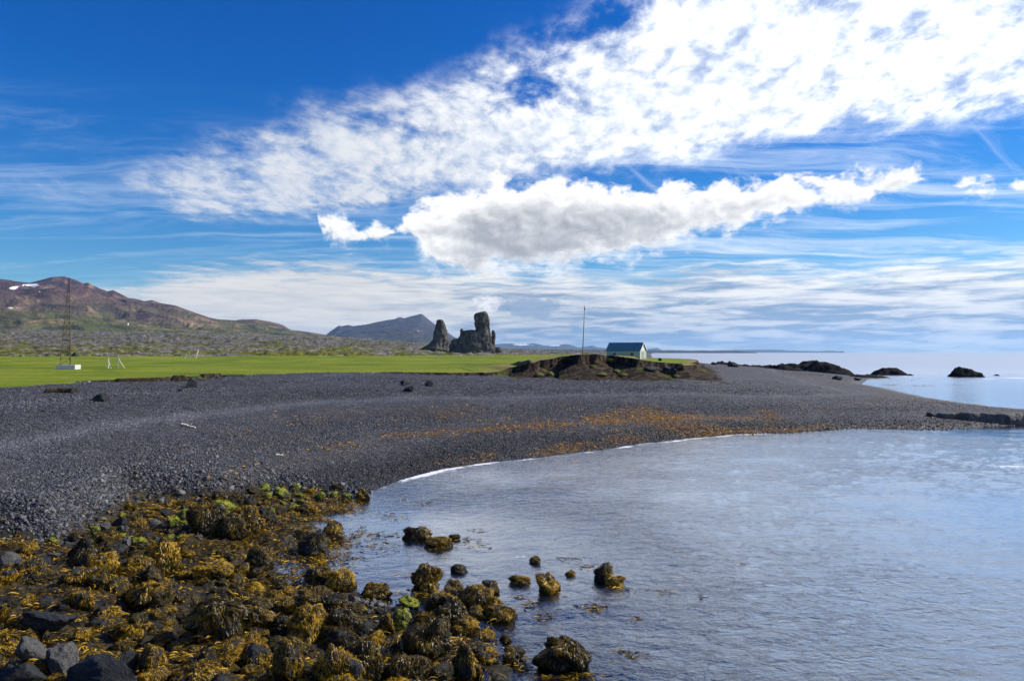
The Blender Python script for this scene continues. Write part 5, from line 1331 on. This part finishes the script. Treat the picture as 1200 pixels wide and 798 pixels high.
# power poles in the lava field, seen as faint uprights
for px, top in ((224.5, 397.5), (51, 396)):
    D = 420.0; x0 = at(px, D); z0 = ground(x0, D)
    bm = bmesh.new(); bar_bm(bm, (0, 0, -0.5), (0, 0, max(4, CAM_H + (413 - top) / FPX * D - z0)), 0.10, 0.07, 6)
    o = link('utility_pole', bm_mesh('utility_pole', bm), M['wood'], label='thin faint pole in the lava field, ' + ('behind the collapsed timber frame' if px > 100 else 'left of the lattice mast'), category='pole'); o.location = (x0, D, z0)

# ------------------------------------------------------------------ driftwood and litter on the beach
def log(px0, py0, px1, py1, r, lab, mat='pale_wood'):
    a, b = Vector(place(px0, py0)), Vector(place(px1, py1)); a.z += r; b.z += r
    bm = bmesh.new(); d_ = (b - a); n_ = 6; prev = Vector((0, 0, 0))
    for i in range(n_):
        q = d_ * ((i + 1) / n_) + Vector((0, 0, math.sin(i * 1.7) * r * 0.3)) * (i < n_ - 1); bar_bm(bm, prev, q, r * (1 - 0.07 * i), r * (1 - 0.07 * (i + 1)), 7); prev = q
    s_ = d_ * 0.6; bar_bm(bm, s_, s_ + Vector((0.2, -0.1, r * 2.5)), r * 0.4, r * 0.2, 5)
    o = link('driftwood', bm_mesh('driftwood', bm, True), M[mat], label=lab, category='driftwood'); o.location = a
log(212, 499, 229, 503, 0.09, 'bleached driftwood pole lying in the middle of the dark beach')
log(323, 533.5, 332, 534, 0.05, 'thin pale stick on the weed line of the lower beach')
x, y, z = place(104, 448.5)
s = RockShape(77, 0.6, 5, 0.05); o = link('pale_stone', s.mesh('pale_stone', 2), M['trim'], label='small white stone on the pebbles at the meadow edge', category='stone'); o.scale = (0.17, 0.12, 0.12); o.location = (x, y, z + 0.06)

# ------------------------------------------------------------------ air
m = bpy.data.materials.new('sea_haze'); m.use_nodes = True; t = NT(m.node_tree)
pv = t.n('ShaderNodeVolumePrincipled'); pv.inputs['Color'].default_value = (0.36, 0.62, 1.0, 1); pv.inputs['Density'].default_value = 1.9e-5; pv.inputs['Anisotropy'].default_value = 0.2
o_ = t.n('ShaderNodeOutputMaterial'); t.link(pv.outputs[0], o_.inputs['Volume'])
bm = bmesh.new(); box_bm(bm, (0, 0, 400), (72000, 72000, 809)); link('haze', bm_mesh('haze', bm), m, kind='stuff', label='thin blue sea haze filling the air over beach, sea and mountains', category='haze')
print('tris', sum(len(p.vertices) - 2 for me in bpy.data.meshes for p in me.polygons) if False else sum(len(me.polygons) for me in bpy.data.meshes))
